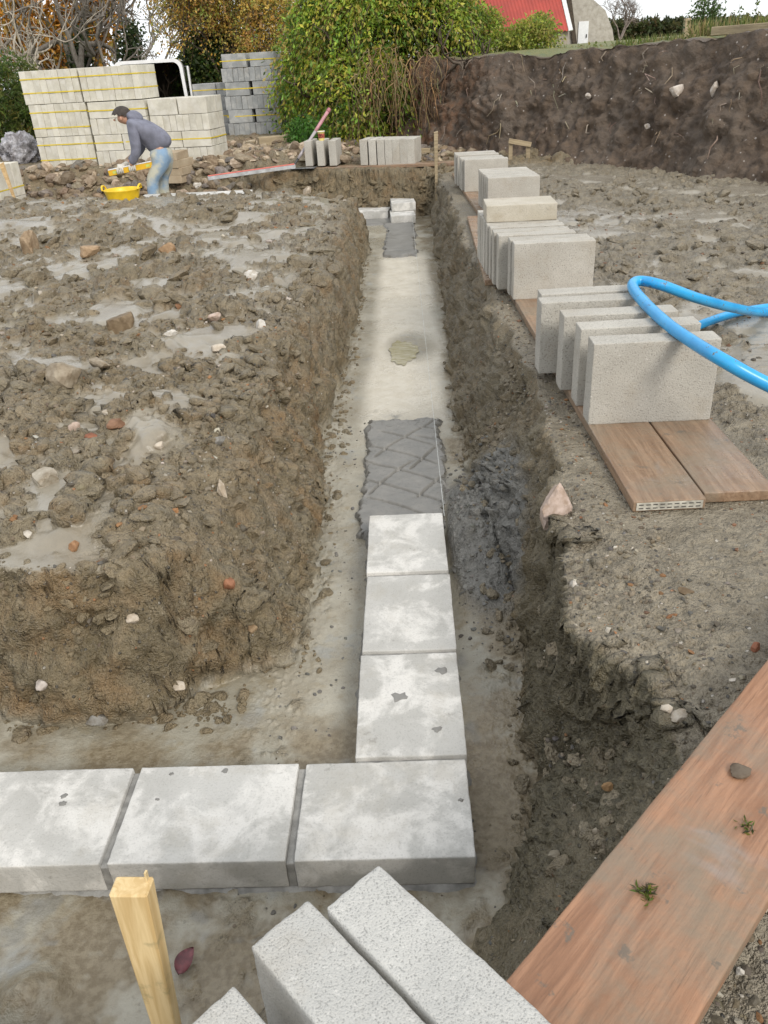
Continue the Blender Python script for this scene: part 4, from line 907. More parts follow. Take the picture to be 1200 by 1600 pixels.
for f in (-.36, .0, .40):
    bm = bmesh.new(); bm_box(bm, (f*LL, -.0148, 0), (.05, .002, .03), None, .0005); link('vial', bm_mesh('vial', bm), plain('vial', (.45, .50, .12), .2), e)

# ------------------------------------------------------------------ the van standing behind the packs
vy = 16.8; vl = ony(178, 130, vy)[0]; vr = ony(292, 130, vy)[0]; vzg = gz((vl+vr)/2, vy+.8); vtop = ony(240, 93, vy)[2]; VH = vtop-vzg; VW = vr-vl
e = props(empty('van', ((vl+vr)/2, vy, vzg), .20), 'white van seen from behind with its dark load space open', 'van')
white = plain('van_white', (.74, .74, .74), .3, .04); dark = plain('van_lining_gap_shade', (.06, .045, .03), .8, .3); black = plain('black_plastic', (.02, .02, .02), .5); tyre = plain('tyre', (.025, .025, .025), .85)
def shell_section(w, h, r, n=6):
    o = [(-w/2, 0)]
    for i in range(n+1): t = math.pi-i*math.pi/2/n; o.append((-w/2+.06+r+r*math.cos(t), h-r+r*math.sin(t)))
    for i in range(n+1): t = math.pi/2-i*math.pi/2/n; o.append((w/2-.06-r+r*math.cos(t), h-r+r*math.sin(t)))
    o.append((w/2, 0)); return o
def van_shell(name, w, h, r, z0, ys, mat, flip=False, closed=False):
    S = shell_section(w, h, r); V_ = []; F_ = []; n_ = len(S)
    for y, sw, shh in ys: V_ += [(x*sw, y, z0+z*shh) for x, z in S]
    for i in range(len(ys)-1):
        for k_ in range(n_): q = (i*n_+k_, i*n_+(k_+1) % n_, (i+1)*n_+(k_+1) % n_, (i+1)*n_+k_); F_.append(q)
    me = bpy.data.meshes.new(name); fs = [list(f) for f in F_]
    if closed: fs.append(list(range((len(ys)-1)*n_, len(ys)*n_)))
    me.from_pydata(V_, [], fs); o = link(name, me, mat, e); return o
b_ = van_shell('body', VW, VH-.3, .16, .3, [(0, 1, 1), (3.2, 1, 1), (3.7, .97, .93), (4.2, .94, .55), (4.9, .9, .45)], white, closed=True)
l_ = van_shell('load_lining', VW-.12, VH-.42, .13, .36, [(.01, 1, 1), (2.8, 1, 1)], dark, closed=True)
sd = shell_section(VW, VH-.3, .16); si = shell_section(VW-.12, VH-.42, .13); bmv = [(x, -.004, z+.3) for x, z in sd]+[(x, -.004, z+.36) for x, z in si]; n_ = len(sd)
me = bpy.data.meshes.new('rear_frame'); me.from_pydata(bmv, [], [(i, (i+1) % n_, n_+(i+1) % n_, n_+i) for i in range(n_)]); link('rear_frame', me, white, e)
for s in (-1, 1):
    bm = bmesh.new(); bm_box(bm, (s*(VW/2+.04), .30, .3+(VH-.42)/2), (.04, .62, VH-.46), None, .012); d_ = link('rear_door', bm_mesh('rear_door', bm), white, e)
    bm = bmesh.new(); bm_box(bm, (s*(VW/2+.04), .02, .3+VH*.25), (.05, .03, .12), None, .004); link('tail_light', bm_mesh('tail_light', bm), plain('tail_red', (.35, .02, .02), .3), e)
    bm = bmesh.new(); bm_box(bm, (s*(VW/2+.13), 3.4, VH*.60), (.16, .09, .25), None, .03, 2); mr = link('wing_mirror', bm_mesh('wing_mirror', bm), black, e)
    for yy in (.75, 4.0):
        bm = bmesh.new(); bmesh.ops.create_cone(bm, cap_ends=True, segments=24, radius1=.33, radius2=.33, depth=.2, matrix=Matrix.Translation((s*(VW/2-.12), yy, .33)) @ Matrix.Rotation(math.pi/2, 4, 'Y')); w_ = link('wheel', bm_mesh('wheel', bm), tyre, e)
bm = bmesh.new(); bm_box(bm, (0, -.06, .42), (VW*.96, .12, .16), None, .02); link('bumper', bm_mesh('bumper', bm), black, e)
# ------------------------------------------------------------------ plants
def unit(v): return v/(np.linalg.norm(v, axis=-1, keepdims=True)+1e-9)
def leaf_quads(acc, C, D, size, cols, width=.5, fold=.25):
    """C leaf bases (n,3), D directions (n,3), size (n,), cols (n,3)"""
    n = len(C); D = unit(D); S = unit(np.cross(D, RNG.normal(size=(n, 3)))); Nn = np.cross(D, S); sz = size[:, None]
    b = C; l = C+D*sz*.5+S*sz*width*.5+Nn*sz*fold*.5; t = C+D*sz; r = C+D*sz*.5-S*sz*width*.5+Nn*sz*fold*.5
    V_ = np.stack([b, l, t, r], 1).reshape(-1, 3); F_ = np.arange(4*n).reshape(n, 4); c4 = np.concatenate([cols, np.ones((n, 1))], 1)
    acc.V.append(V_.astype(np.float32)); acc.F.append((F_+acc.n).astype(np.int32)); acc.C.append(np.repeat(c4, 4, 0).astype(np.float32)); acc.n += len(V_)
def pick(pal, n, jit_=.18, hue=.06):
    pal = np.array(pal); c = pal[RNG.integers(0, len(pal), n)]; return np.clip(c*(1+jit_*RNG.normal(size=(n, 1)))*(1+hue*RNG.normal(size=(n, 3))), .005, .9)
def blob_points(blobs, n, lo=.55, hi=1.05):
    w = np.array([b[3]*b[4]*b[5] for b in blobs])**.66; i = RNG.choice(len(blobs), n, p=w/w.sum()); B = np.array([b[:6] for b in blobs])[i]
    d = unit(RNG.normal(size=(n, 3))); r = (lo**3+(hi**3-lo**3)*RNG.random((n, 1)))**(1/3)
    return B[:, :3]+d*r*B[:, 3:6], d
def sprays(acc, blobs, n, L, k, size, pal, droop=.5, up=.2, spread=.06, lo=.55, hi=1.05, width=.5, stem=None, stem_col=(.16, .12, .06), keep=None, noise_cut=None):
    O, d = blob_points(blobs, n, lo, hi)
    if noise_cut is not None:
        m_ = fbm(O, noise_cut[0], 3, .5, off=noise_cut[2]) > noise_cut[1]; O = O[m_]; d = d[m_]
    if keep is not None: m_ = keep(O); O = O[m_]; d = d[m_]
    n = len(O); d = unit(d+np.array([0, 0, up])+.5*RNG.normal(size=(n, 3))); Ls = L*(.5+RNG.random((n, 1)))
    t = np.linspace(.05, 1, k)[None, :, None]; P = O[:, None]+d[:, None]*Ls[:, None]*t+np.array([0, 0, -1.])*(droop*Ls[:, None]*t*t)
    col = np.repeat(pick(pal, n)[:, None], k, 1)*(1+.12*RNG.normal(size=(n, k, 1))); Pj = P+spread*RNG.normal(size=P.shape)*.5
    tang = d[:, None]+np.array([0, 0, -2.])*droop*t; D = tang+.9*RNG.normal(size=P.shape)
    leaf_quads(acc, Pj.reshape(-1, 3), D.reshape(-1, 3), size*(.6+.8*RNG.random(n*k)), np.clip(col.reshape(-1, 3), .004, .8), width)
    if stem is not None:
        for i in range(0, n, stem[0]):
            acc.tube(P[i][::max(1, k//5)], np.linspace(stem[1], stem[1]*.4, len(P[i][::max(1, k//5)])), 4, (*stem_col, 1))
def branch(acc, p, d, L, r, depth, rng, tips, col, up=.12, nchild=3, ratio=.68, wob=.22, sides=5, minr=.003, spread=.75):
    k = 5; pts = [np.array(p, float)]; d = np.array(d, float); d /= np.linalg.norm(d)
    for i in range(k):
        d = d+wob*rng.normal(size=3)+np.array([0, 0, up]); d /= np.linalg.norm(d); pts.append(pts[-1]+d*L/k)
    acc.tube(np.array(pts), np.linspace(r, max(r*.55, minr), k+1), sides if r > .02 else 4, (*np.clip(np.array(col)*(1+.1*rng.normal()), .01, .8), 1))
    if depth == 0: tips.append((pts[-1], d)); return
    for c in range(nchild):
        f = rng.integers(2, k+1) if c else k; dd = d+spread*rng.normal(size=3); branch(acc, pts[f], dd, L*ratio*(.7+.5*rng.random()), max(r*.6, minr), depth-1, rng, tips, col, up, nchild, ratio, wob*1.1, sides, minr, spread)
    tips.append((pts[3], d))
def tree(name, base, label, cat, trunk, pal=None, leaf=.08, per=14, spread=.25, seed=0, group=None, blobs=None, width=.55, keep=None):
    """trunk: list of (dir, length, radius, depth, nchild); leaves round every twig end"""
    rng = np.random.default_rng(seed); e = props(empty(name, base), label, cat, group); acc = Acc(); tips = []
    for (off, d, L, r, dep, nc, col) in trunk: branch(acc, off, d, L, r, dep, rng, tips, col, nchild=nc)
    acc.build('trunk', MAT['bark'], e, True)
    if pal is not None:
        a2 = Acc(); T = np.array([t[0] for t in tips]); T = T if keep is None else T[keep(T+np.array(base))]; T = np.repeat(T, per, 0)+spread*RNG.normal(size=(len(T)*per, 3)); leaf_quads(a2, T, RNG.normal(size=T.shape)+np.array([0, 0, -.6]), leaf*(.6+.8*RNG.random(len(T))), pick(pal, len(T), .25), width)
        a2.build('crown', MAT['leaf'], e)
    return e, tips
PALE = (.42, .38, .31); BROWN = (.11, .085, .06); GREY = (.19, .17, .145); GREY2 = (.30, .28, .25)
def base_at(u, v, y, z=None):
    p = ony(u, v, y); return (p[0], y, gz(p[0], y) if z is None else z)
# pale bare tree at the left
b = base_at(22, 140, 17.5); tree('bare_tree', b, 'pale leafless tree with spreading twigs behind the leftmost packs', 'tree', [((0, 0, -.1), (.05, 0, 1), 1.5, .10, 4, 3, PALE), ((0, 0, .9), (.8, 0, .5), 1.5, .045, 3, 3, PALE), ((0, 0, .6), (-.5, 0, 1), 1.6, .045, 3, 3, PALE), ((.0, 0, 1.0), (.9, -.2, .1), 1.5, .04, 3, 4, PALE)], None, seed=3)
# orange autumn tree
b = base_at(120, 120, 26); OR = [(.50, .22, .02), (.42, .20, .03), (.55, .30, .05), (.30, .22, .05)]
tree('autumn_tree', b, 'tree with thinning orange autumn leaves behind the block packs', 'tree', [((0, 0, -.2), (-.1, 0, 1), 2.2, .16, 4, 4, BROWN), ((-.3, 0, 1.2), (-.6, 0, .8), 1.8, .08, 3, 4, BROWN), ((.2, 0, 1.4), (.5, 0, .9), 1.8, .08, 3, 4, BROWN)], OR, .15, 26, .30, seed=5, keep=lambda T: T[:, 0] < ony(165, 50, 26)[0])
# two ivy-clad leaning trunks with bare tops
IVY = [(.022, .042, .012), (.035, .060, .016), (.05, .07, .018)]
for (u, lean, lab, sd) in [(125, .12, 'dark ivy-clad trunk leaning left of its twin behind the packs', 7), (172, .32, 'dark ivy-clad trunk leaning towards the van', 8)]:
    b = base_at(u-8, 120, 23); e, tips = tree('ivy_clad_tree', b, lab, 'tree', [((0, 0, -.2), (lean, 0, 1), 3.0, .13, 4, 3, GREY), ((lean*1.6, 0, 1.7), (.9, -.1, .7), 1.9, .05, 4, 3, GREY), ((lean*1.5, 0, 1.8), (-.6, .1, .9), 1.6, .05, 3, 3, GREY)], None, seed=sd)
    a2 = Acc(); n = 2600; t = RNG.random(n); c = np.stack([lean*3.0*t, 0*t, 3.0*t-.1], 1)+RNG.normal(size=(n, 3))*np.array([.16, .16, .1]); leaf_quads(a2, c, RNG.normal(size=(n, 3))+np.array([0, 0, -.5]), .09*(.6+.8*RNG.random(n)), pick(IVY, n, .3), .8); a2.build('ivy', MAT['leaf'], e)
# fine leafless tree behind the van
b = base_at(215, 110, 30); tree('bare_tree', b, 'fine-twigged grey leafless tree standing beyond the van', 'tree', [((0, 0, -.2), (.0, 0, 1), 2.6, .10, 4, 3, GREY2), ((.1, 0, 1.0), (.7, 0, .8), 2.2, .06, 4, 3, GREY2), ((0, 0, 1.2), (-.7, 0, .9), 2.2, .06, 4, 3, GREY2)], [(.16, .12, .05), (.12, .13, .05)], .10, 3, .3, seed=12)
# long grass and bramble behind the leftmost packs
def shrub(name, blobs, label, cat, n, L, k, size, pal, droop=.5, up=.2, seed=0, group=None, stems=None, stem=None, width=.5, base=None, noise_cut=None, lo=.5, spread=.08):
    base = base or (blobs[0][0], blobs[0][1], min(b[2]-b[5] for b in blobs)); e = props(empty(name, base), label, cat, group); acc = Acc()
    sprays(acc, blobs, n, L, k, size, pal, droop, up, spread, lo, 1.05, width, stem, noise_cut=noise_cut)
    acc.V = [v-np.array(base, np.float32) for v in acc.V]; acc.build('foliage', MAT['leaf'], e)
    if stems:
        a2 = Acc(); rng = np.random.default_rng(seed+50); tp = []
        for (off, d, L_, r, dep, nc, col) in stems: branch(a2, off, d, L_, r, dep, rng, tp, col, nchild=nc)
        a2.build('stems', MAT['bark'], e, True)
    return e
def pb(u, v, y, ru, rv, ry):
    """blob seen round pixel (u,v) with radii in pixels, ry metres deep"""
    p = ony(u, v, y); s = (y+1.28)/FPX*1.12; return (p[0], y, p[2], ru*s, ry, rv*s)
GR = [(.075, .115, .018), (.11, .15, .03), (.16, .17, .04), (.05, .09, .016)]
shrub('hedge_shrub', [pb(15, 165, 15.2, 40, 45, .6), pb(50, 185, 15.6, 30, 30, .5)], 'green brambly hedge growth behind the leftmost packs', 'shrub', 1100, .45, 12, .09, GR, .6, .5, width=.3)
# autumn shrub arching over the grey packs
AU = [(.55, .32, .05), (.48, .31, .06), (.36, .31, .06), (.58, .41, .10), (.27, .30, .06), (.44, .25, .08)]
b_au = [pb(370, 35, 18.5, 65, 50, 1.2), pb(325, 20, 18.5, 22, 30, .8), pb(420, 75, 17.5, 30, 55, .8), pb(340, -30, 18.5, 70, 40, 1.2)]
shrub('autumn_shrub', b_au, 'arching russet and gold autumn shrub above the grey packs', 'shrub', 3800, .55, 11, .06, AU, .55, .35, seed=1, stem=(3, .010), base=(b_au[0][0], 18.5, gz(b_au[0][0], 18.5)),
      stems=[((-.2, 0, 0), (-.35, 0, 1), 1.6, .09, 4, 4, BROWN), ((.4, -.3, 0), (.2, 0, 1), 1.7, .07, 4, 4, BROWN), ((.9, -.6, 0), (-.9, 0, 1.3), 1.6, .035, 2, 3, PALE)], noise_cut=(1.1, -.28, 40.))
shrub('ivy_shrub', [pb(325, 150, 18.3, 26, 60, .5), pb(350, 110, 18.3, 28, 40, .5), pb(385, 165, 18.0, 40, 40, .5)], 'dark green ivy and bramble under the russet shrub behind the grey packs', 'shrub', 1700, .35, 11, .085, [(.03, .06, .012), (.05, .085, .018), (.08, .11, .02)], .7, .1, width=.7)
# the big green bush trailing over the corner of the bank
GB = [(.22, .33, .035), (.29, .40, .045), (.41, .46, .055), (.48, .45, .07), (.08, .15, .02), (.22, .36, .06), (.42, .34, .10)]
bb = [pb(600, 40, 13.7, 75, 60, .7), pb(520, 85, 14.2, 45, 60, .7), pb(670, 25, 13.7, 40, 40, .6), pb(570, 140, 12.95, 45, 40, .35), pb(635, 95, 13.1, 35, 38, .35), pb(490, 150, 14.3, 25, 40, .4), pb(705, 30, 13.9, 22, 28, .4), pb(525, 180, 13.1, 25, 18, .25), pb(600, 170, 12.7, 18, 25, .2), pb(560, 20, 14., 60, 60, .7)]
bush = shrub('green_bush', bb, 'big bright green trailing bush overhanging the corner of the soil bank', 'bush', 6800, .45, 13, .07, GB, 1.0, .25, seed=2, stem=(4, .006), noise_cut=(1.6, -.20, 44.), lo=.72, spread=.10, base=(bb[0][0], 13.4, .2),
     stems=[((-.4, .3, -.2), (-.1, 0, 1), 1.2, .06, 3, 4, BROWN), ((.4, .1, -.2), (.2, -.1, 1), 1.2, .06, 3, 4, BROWN)])
acc = Acc()                                                    # dry vines hanging out of it
for i in range(110):
    u = RNG.uniform(555, 690); v = RNG.uniform(70, 150); p = ony(u, v, 12.45+.25*RNG.random()); n = 9; L = RNG.uniform(.35, 1.0); x = np.cumsum(.035*RNG.normal(size=n))+p[0]; y = p[1]-.15*np.sin(np.linspace(0, 2.2, n))-.05*RNG.random(); z = p[2]+.1*np.sin(np.linspace(0, 3, n))-L*np.linspace(0, 1, n)**1.3
    acc.tube(np.stack([x, y, np.maximum(z, .03)], 1), np.linspace(.006, .003, n)*RNG.uniform(.7, 1.5), 4, (*pick([(.32, .20, .10), (.26, .17, .08), (.34, .28, .14), (.16, .10, .06)], 1)[0], 1))
acc.V = [v-np.array([bb[0][0], 13.4, .2], np.float32) for v in acc.V]; acc.build('dry_vines', MAT['bark'], bush)
shrub('green_bush', [pb(478, 208, 12.4, 16, 12, .25)], 'small bright green leafy plant behind the long-handled tool', 'plant', 240, .16, 8, .06, [(.06, .16, .02), (.09, .19, .03)], .8, .6, width=.5)
# yellow-green shrubs on the bank in front of the red roof
YG = [(.25, .31, .04), (.32, .36, .06), (.20, .27, .05), (.36, .33, .08)]
shrub('bank_shrub', [pb(828, 58, 13.6, 22, 12, .3), pb(842, 44, 13.8, 9, 9, .2), pb(805, 68, 13.4, 10, 6, .2)], 'yellow-green leafy shrub on the bank in front of the red roof', 'shrub', 520, .20, 9, .055, YG, .6, .6, stem=(4, .005))
shrub('bank_shrub', [pb(760, 40, 13.9, 12, 12, .3), pb(780, 62, 13.5, 8, 6, .2)], 'narrow yellow-green growth between the big bush and the red roof', 'shrub', 260, .20, 9, .055, YG, .6, .8, stem=(4, .005))
# the brown earth shoulder right of the bush carries some dry roots: built with the bank details below
# far hedge along the field, bare bush by the barn, sapling and weeds on the bank
fy = 70.; hb = [pb(u, 51-(u-960)*.028, fy, 26, 9, 1.2) for u in range(955, 1260, 28)]
shrub('field_hedge', hb, 'low dark clipped hedge along the field horizon right of the barn', 'hedge', 2600, .5, 9, .28, [(.05, .065, .02), (.07, .085, .025), (.10, .09, .035)], .4, .3, base=(hb[0][0], fy, 1.5))
p = ony(968, 62, 42.); tree('bare_bush', (p[0], 42., p[2]), 'leafless grey bush at the right end of the concrete gable', 'bush', [((0, 0, -.2), (.1, 0, 1), 1.0, .05, 4, 4, (.24, .2, .18)), ((0, 0, 0), (.6, 0, .9), 1.1, .04, 4, 4, (.24, .2, .18)), ((0, 0, 0), (-.3, 0, 1), .9, .04, 4, 3, (.24, .2, .18))], None, seed=21)
def bank_top(u, v, y): p = ony(u, v, y); ok, loc, nr, i = bank.ray_cast(Vector((p[0], y, 9)), Vector((0, 0, -1))); return (p[0], y, loc.z if ok else p[2])
b = bank_top(1100, 50, 11.5); shrub('sapling', [(b[0], 11.5, b[2]+.36, .10, .10, .22), (b[0]+.03, 11.5, b[2]+.22, .13, .12, .10)], 'small leafy sapling beside the fence post on the bank', 'sapling', 130, .14, 8, .045, [(.06, .11, .025), (.09, .15, .04)], .4, .8, stem=(2, .003), base=b, stems=[((0, 0, -.05), (.02, 0, 1), .6, .012, 1, 3, BROWN)])
def weeds(u0, u1, v, y, n, h, label, pal, cat='weeds'):
    us = RNG.uniform(u0, u1, n); acc = Acc(); B = bank_top((u0+u1)/2, v, y); pts = []
    for u in us: q = bank_top(u, v, y+RNG.uniform(-.25, .35)); pts.append(q)
    pts = np.array(pts)-np.array(B); leaf_quads(acc, pts-np.array([0, 0, .03]), np.array([0, 0, 1.])+.32*RNG.normal(size=(n, 3)), h*(.4+RNG.random(n)), pick(pal, n, .2), .07, .05)
    m_ = max(3, n//9); i = RNG.integers(0, n, m_); C_ = pts[i]+np.array([0, 0, h*.5])*RNG.random((m_, 1)); leaf_quads(acc, C_, RNG.normal(size=(m_, 3)), np.full(m_, .06), pick(pal, m_), .6)
    e = props(empty('weeds', B), label, cat); o = acc.build('blades', MAT['leaf'], e); return e
DRY = [(.36, .29, .13), (.30, .26, .12), (.17, .19, .05), (.12, .16, .04)]; GRS = [(.12, .17, .035), (.17, .20, .05), (.09, .13, .03), (.28, .24, .10)]
weeds(1078, 1140, 55, 10.9, 320, .22, 'dry straw-coloured grass tuft beside the sapling on the bank', DRY)
weeds(1135, 1230, 48, 9.9, 420, .20, 'green and straw weeds along the bank top above the pale stones', GRS+DRY)
weeds(960, 1075, 66, 12.6, 520, .13, 'short green field grass on the bank between barn and fence post', GRS)
weeds(870, 965, 72, 13.0, 180, .07, 'sparse short grass on the bank below the white door', DRY+GRS)
weeds(700, 765, 60, 14.0, 420, .22, 'long bright grass on the bank between bush and red roof', GRS)
for (u, v0, lab) in [(1150, 6, 'tall single dead weed stalk left on the bank top'), (1176, 2, 'tall dead weed stalk with seed heads beyond the fence post')]:
    b = bank_top(u, 50, 10.4); t = ony(u, v0, 10.4); h = t[2]-b[2]; e = props(empty('weed_stalk', b), lab, 'weed'); acc = Acc(); acc.tube(np.array([(0, 0, -.03), (.01, 0, h*.5), (.0, 0, h)]), [.004, .003, .002], 4, (.16, .15, .07, 1)); acc.build('stem', MAT['bark'], e); a2 = Acc(); n = 16; leaf_quads(a2, np.stack([RNG.normal(size=n)*.02, RNG.normal(size=n)*.02, h*(.55+.45*RNG.random(n))], 1), RNG.normal(size=(n, 3)), np.full(n, .05), pick(GRS[:3], n), .5); a2.build('leaves', MAT['leaf'], e)
b = bank_top(1071, 60, 13.); t = ony(1071, 29, 13.); bm = bmesh.new(); bm_box(bm, (0, 0, (t[2]-b[2])/2-.1), (.09, .09, t[2]-b[2]+.2), None, .008); props(link('fence_post', bm_mesh('fence_post', bm), MAT['timber_old'], None, b), 'mossy square fence post beside the sapling on the bank', 'post')
a = bank_top(1118, 52, 9.6); c = bank_top(1245, 42, 8.6); a_ = Vector(ony(1115, 49, 9.6)); c_ = Vector(ony(1260, 38, 8.6)); d_ = c_-a_; bm = bmesh.new(); bm_box(bm, (0, 0, 0), (d_.length, .10, .09), None, .006)
o = link('sleeper', bm_mesh('sleeper', bm), MAT['timber_old'], None, (a_+c_)/2, (0, -math.asin(d_.normalized().z), math.atan2(d_.y, d_.x))); props(o, 'long grey timber rail lying along the top of the bank', 'timber')

# ------------------------------------------------------------------ farm buildings
by = 48.; RR = plain('red_sheet', (.36, .052, .035), .5, .16, .8)
def pq(u, v, y=by): return ony(u, v, y)
zg = pq(900, 72)[2]-.3; x0 = pq(735, 50)[0]; x1 = pq(889, 48)[0]; ze = pq(860, 49)[2]
e = props(empty('red_roofed_shed', ((x0+x1)/2, by+3, zg)), 'low shed with red corrugated roof beside the concrete gable', 'building'); xm = (x0+x1)/2
bm = bmesh.new(); bm_box(bm, (0, .1, (ze-zg)/2+.02), (x1-x0-.1, .2, ze-zg), None, .0); w1 = link('wall', bm_mesh('wall', bm), block_material('shed_wall', (.26, .23, .18), (.36, .33, .27), .2, .5), e, (0, -3, 0))
rw = x1-x0+.3; n = int(rw/.18*8); xs = np.linspace(-rw/2, rw/2, n); ys = np.linspace(0, 1, 6); Xr, Yr = np.meshgrid(xs, ys); rz_ = .028*np.cos(Xr*2*np.pi/.18)
Vr = np.stack([Xr-Yr*.75, -3.2+Yr*3.2+0*Xr, (ze-zg)-.02+Yr*3.6+rz_], -1).reshape(-1, 3); i = np.arange(6*n).reshape(6, n); Fr = np.stack([i[:-1, :-1], i[:-1, 1:], i[1:, 1:], i[1:, :-1]], -1).reshape(-1, 4); roof = link('roof', mesh_np('roof', Vr, Fr, True), RR, e)
bm = bmesh.new(); bm_box(bm, (0, 0, 0), (.22, .06, 4.9), None, .01); link('bargeboard', bm_mesh('bargeboard', bm), plain('barge_white', (.62, .62, .60), .6), roof, (rw/2-.375, -1.65, (ze-zg)+1.78), (-.727, -.15, 0))
gx_ = (pq(886, 70, 52.)[0], pq(960, 70, 52.)[0]); gy_ = 52.; e = props(empty('gable_barn', ((gx_[0]+gx_[1])/2, gy_, zg)), 'pale rendered barn with rounded gable end and white door', 'building')
out = [(876, 78), (961, 74), (957, 46), (946, 16), (928, 0), (905, -16), (880, -4), (868, 20), (872, 50)]; po = [pq(u, v, gy_) for u, v in out]; cx_ = (gx_[0]+gx_[1])/2
bm = bmesh.new(); vs = [bm.verts.new((p[0]-cx_, 0, p[2]-zg)) for p in po]; f = bm.faces.new(vs); r = bmesh.ops.extrude_face_region(bm, geom=[f]); bmesh.ops.translate(bm, vec=(0, 7, 0), verts=[v for v in r['geom'] if isinstance(v, bmesh.types.BMVert)])
bmesh.ops.recalc_face_normals(bm, faces=bm.faces); link('wall', bm_mesh('wall', bm), block_material('render_wall', (.36, .33, .28), (.47, .44, .39), .15, .45, 0., (.22, .20, .17)), e)
d0, d1 = pq(902, 70, gy_), pq(920, 33, gy_); bm = bmesh.new(); bm_box(bm, ((d0[0]+d1[0])/2-cx_, -.03, (d0[2]+d1[2])/2-zg), (d1[0]-d0[0], .06, d1[2]-d0[2]), None, .01); dr_ = link('door', bm_mesh('door', bm), plain('door_white', (.74, .75, .76), .5, .04), e)
bm = bmesh.new(); bm_box(bm, (d1[0]-cx_-.10, -.09, (d0[2]+d1[2])/2-zg-.15), (.05, .05, .18), None, .01); link('handle', bm_mesh('handle', bm), black, dr_)
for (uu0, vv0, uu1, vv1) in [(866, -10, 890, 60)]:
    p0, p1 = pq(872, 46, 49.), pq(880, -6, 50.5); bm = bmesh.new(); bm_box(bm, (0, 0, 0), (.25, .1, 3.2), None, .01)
    o = link('gap_shade', bm_mesh('gap_shade', bm), dark, e, (pq(893, 20, gy_)[0]-cx_-.05, -.08, pq(893, 20, gy_)[2]-zg), (0, -.2, 0))  # dark strip put in for the shaded gap between shed and gable
# ------------------------------------------------------------------ stones
def rock_mesh(name, seed, s, sub=3, col=(.5, .47, .42), planes=12):
    rng = np.random.default_rng(seed); bm = bmesh.new(); bmesh.ops.create_icosphere(bm, subdivisions=sub, radius=1); bm.verts.ensure_lookup_table(); D = np.array([v.co for v in bm.verts]); D = unit(D)
    Nn = unit(rng.normal(size=(planes, 3))); h = .62+.38*rng.random(planes); dt = D @ Nn.T; r = np.where(dt > .05, h/np.maximum(dt, .05), 9).min(1); r = np.minimum(r, 1.25)
    Vn = D*r[:, None]; Vn = Vn*(1+.05*fbm(Vn+seed, 3, 3, .6)[:, None])*np.array(s)
    F_ = [[v.index for v in f.verts] for f in bm.faces]; bm.free(); me = mesh_np(name, Vn, F_, False); c = np.clip(np.array(col)*(1+.10*fbm(Vn/max(s)+seed, 2, 3)[:, None]), .01, .9); add_attr(me, 'tint', np.concatenate([c, np.ones((len(c), 1))], 1)); me.materials.append(MAT['stone']); return me
CREAM = (.56, .49, .40); WHITE = (.62, .60, .56); PINK = (.55, .44, .38); TAN = (.36, .26, .16); RED = (.27, .105, .055); GREYS = (.24, .23, .21); BRN = (.20, .145, .085)
stones = [(866, 795, 22, 32, PINK, 'large pinkish-white stone bedded in the lip of the right bank'), (346, 768, 9, 19, CREAM, 'long cream stone stuck in the left trench side'), (408, 512, 9, 10, WHITE, 'jagged white stone on the mud above the left trench side'),
 (192, 513, 19, 20, BRN, 'upright brown angular rock standing in wet mud'), (100, 588, 24, 17, (.31, .26, .19), 'big pale clod crowning the mud heap'), (335, 497, 9, 7, PINK, 'pinkish stone left of the jagged white stone'), (72, 752, 20, 15, (.42, .38, .31), 'whitish speckled rock at the foot of the mud heap'),
 (119, 670, 8, 8, PINK, 'pale pink stone beside the broken red brick'), (143, 682, 14, 6, RED, 'broken piece of red brick on the muddy bank'), (178, 664, 13, 9, (.27, .15, .09), 'rusty brown stone next to the broken brick'), (155, 570, 15, 8, (.33, .28, .21), 'flat tan stone behind the mud heap'), (262, 392, 11, 9, (.34, .22, .12), 'orange-tan stone on the left bank near a puddle'),
 (394, 434, 10, 8, WHITE, 'white block-shaped stone beside an orange pebble'), (268, 522, 10, 5, WHITE, 'flat white stone on wet mud beside the upright rock'), (340, 546, 16, 5, CREAM, 'long flat cream stone lying on the slope'), (337, 690, 13, 8, GREYS, 'dark grey slaty stone on the left bank'), (248, 699, 8, 7, CREAM, 'small cream stone below the dark slaty stone'),
 (140, 394, 13, 9, (.36, .25, .15), 'tan rock on the far left mud'), (45, 390, 14, 18, (.34, .25, .16), 'upright tan lump on the far left mud'), (115, 855, 9, 7, (.36, .20, .10), 'orange stone in the ledge over the cross trench'), (205, 968, 8, 7, CREAM, 'cream pebble in the cut face over the cross trench'), (356, 912, 8, 9, (.33, .15, .08), 'rust-red stone in the left trench corner'),
 (66, 1070, 9, 8, (.45, .40, .36), 'pale stone low in the cut face over the cross trench'), (280, 1070, 12, 6, CREAM, 'cream stone at the foot of the cut face'), (148, 1125, 14, 8, GREYS, 'grey slate at the foot of the cut face'), (392, 983, 8, 7, TAN, 'tan stone at the foot of the left trench corner'), (868, 1338, 10, 8, (.30, .27, .21), 'olive-grey flat stone on rubble by the plank'), (950, 1230, 8, 6, (.4, .25, .12), 'orange-brown chip on the slope beside the plank'),
 (897, 915, 5, 8, WHITE, 'thin white chip upright in the right trench lip'), (1042, 1110, 8, 7, CREAM, 'cream pebble on the lip of the eroded hollow'), (1062, 1120, 12, 8, (.46, .42, .36), 'pale flat stone on the lip of the hollow'), (1075, 925, 11, 5, BRN, 'flat brown stone on the smooth right bank'), (1180, 1012, 7, 6, RED, 'small brick-red stone beyond the end of the plank'), (1157, 1520, 6, 7, WHITE, 'white pebble in the gravel beside the plank'),
 (480, 300, 9, 6, CREAM, 'pale stone in the mud below the long-handled tool'), (108, 252, 12, 7, WHITE, 'white stone slab on the rubble below the tall-block packs'), (310, 290, 6, 4, WHITE, 'white stone near the block tops by the worker')]
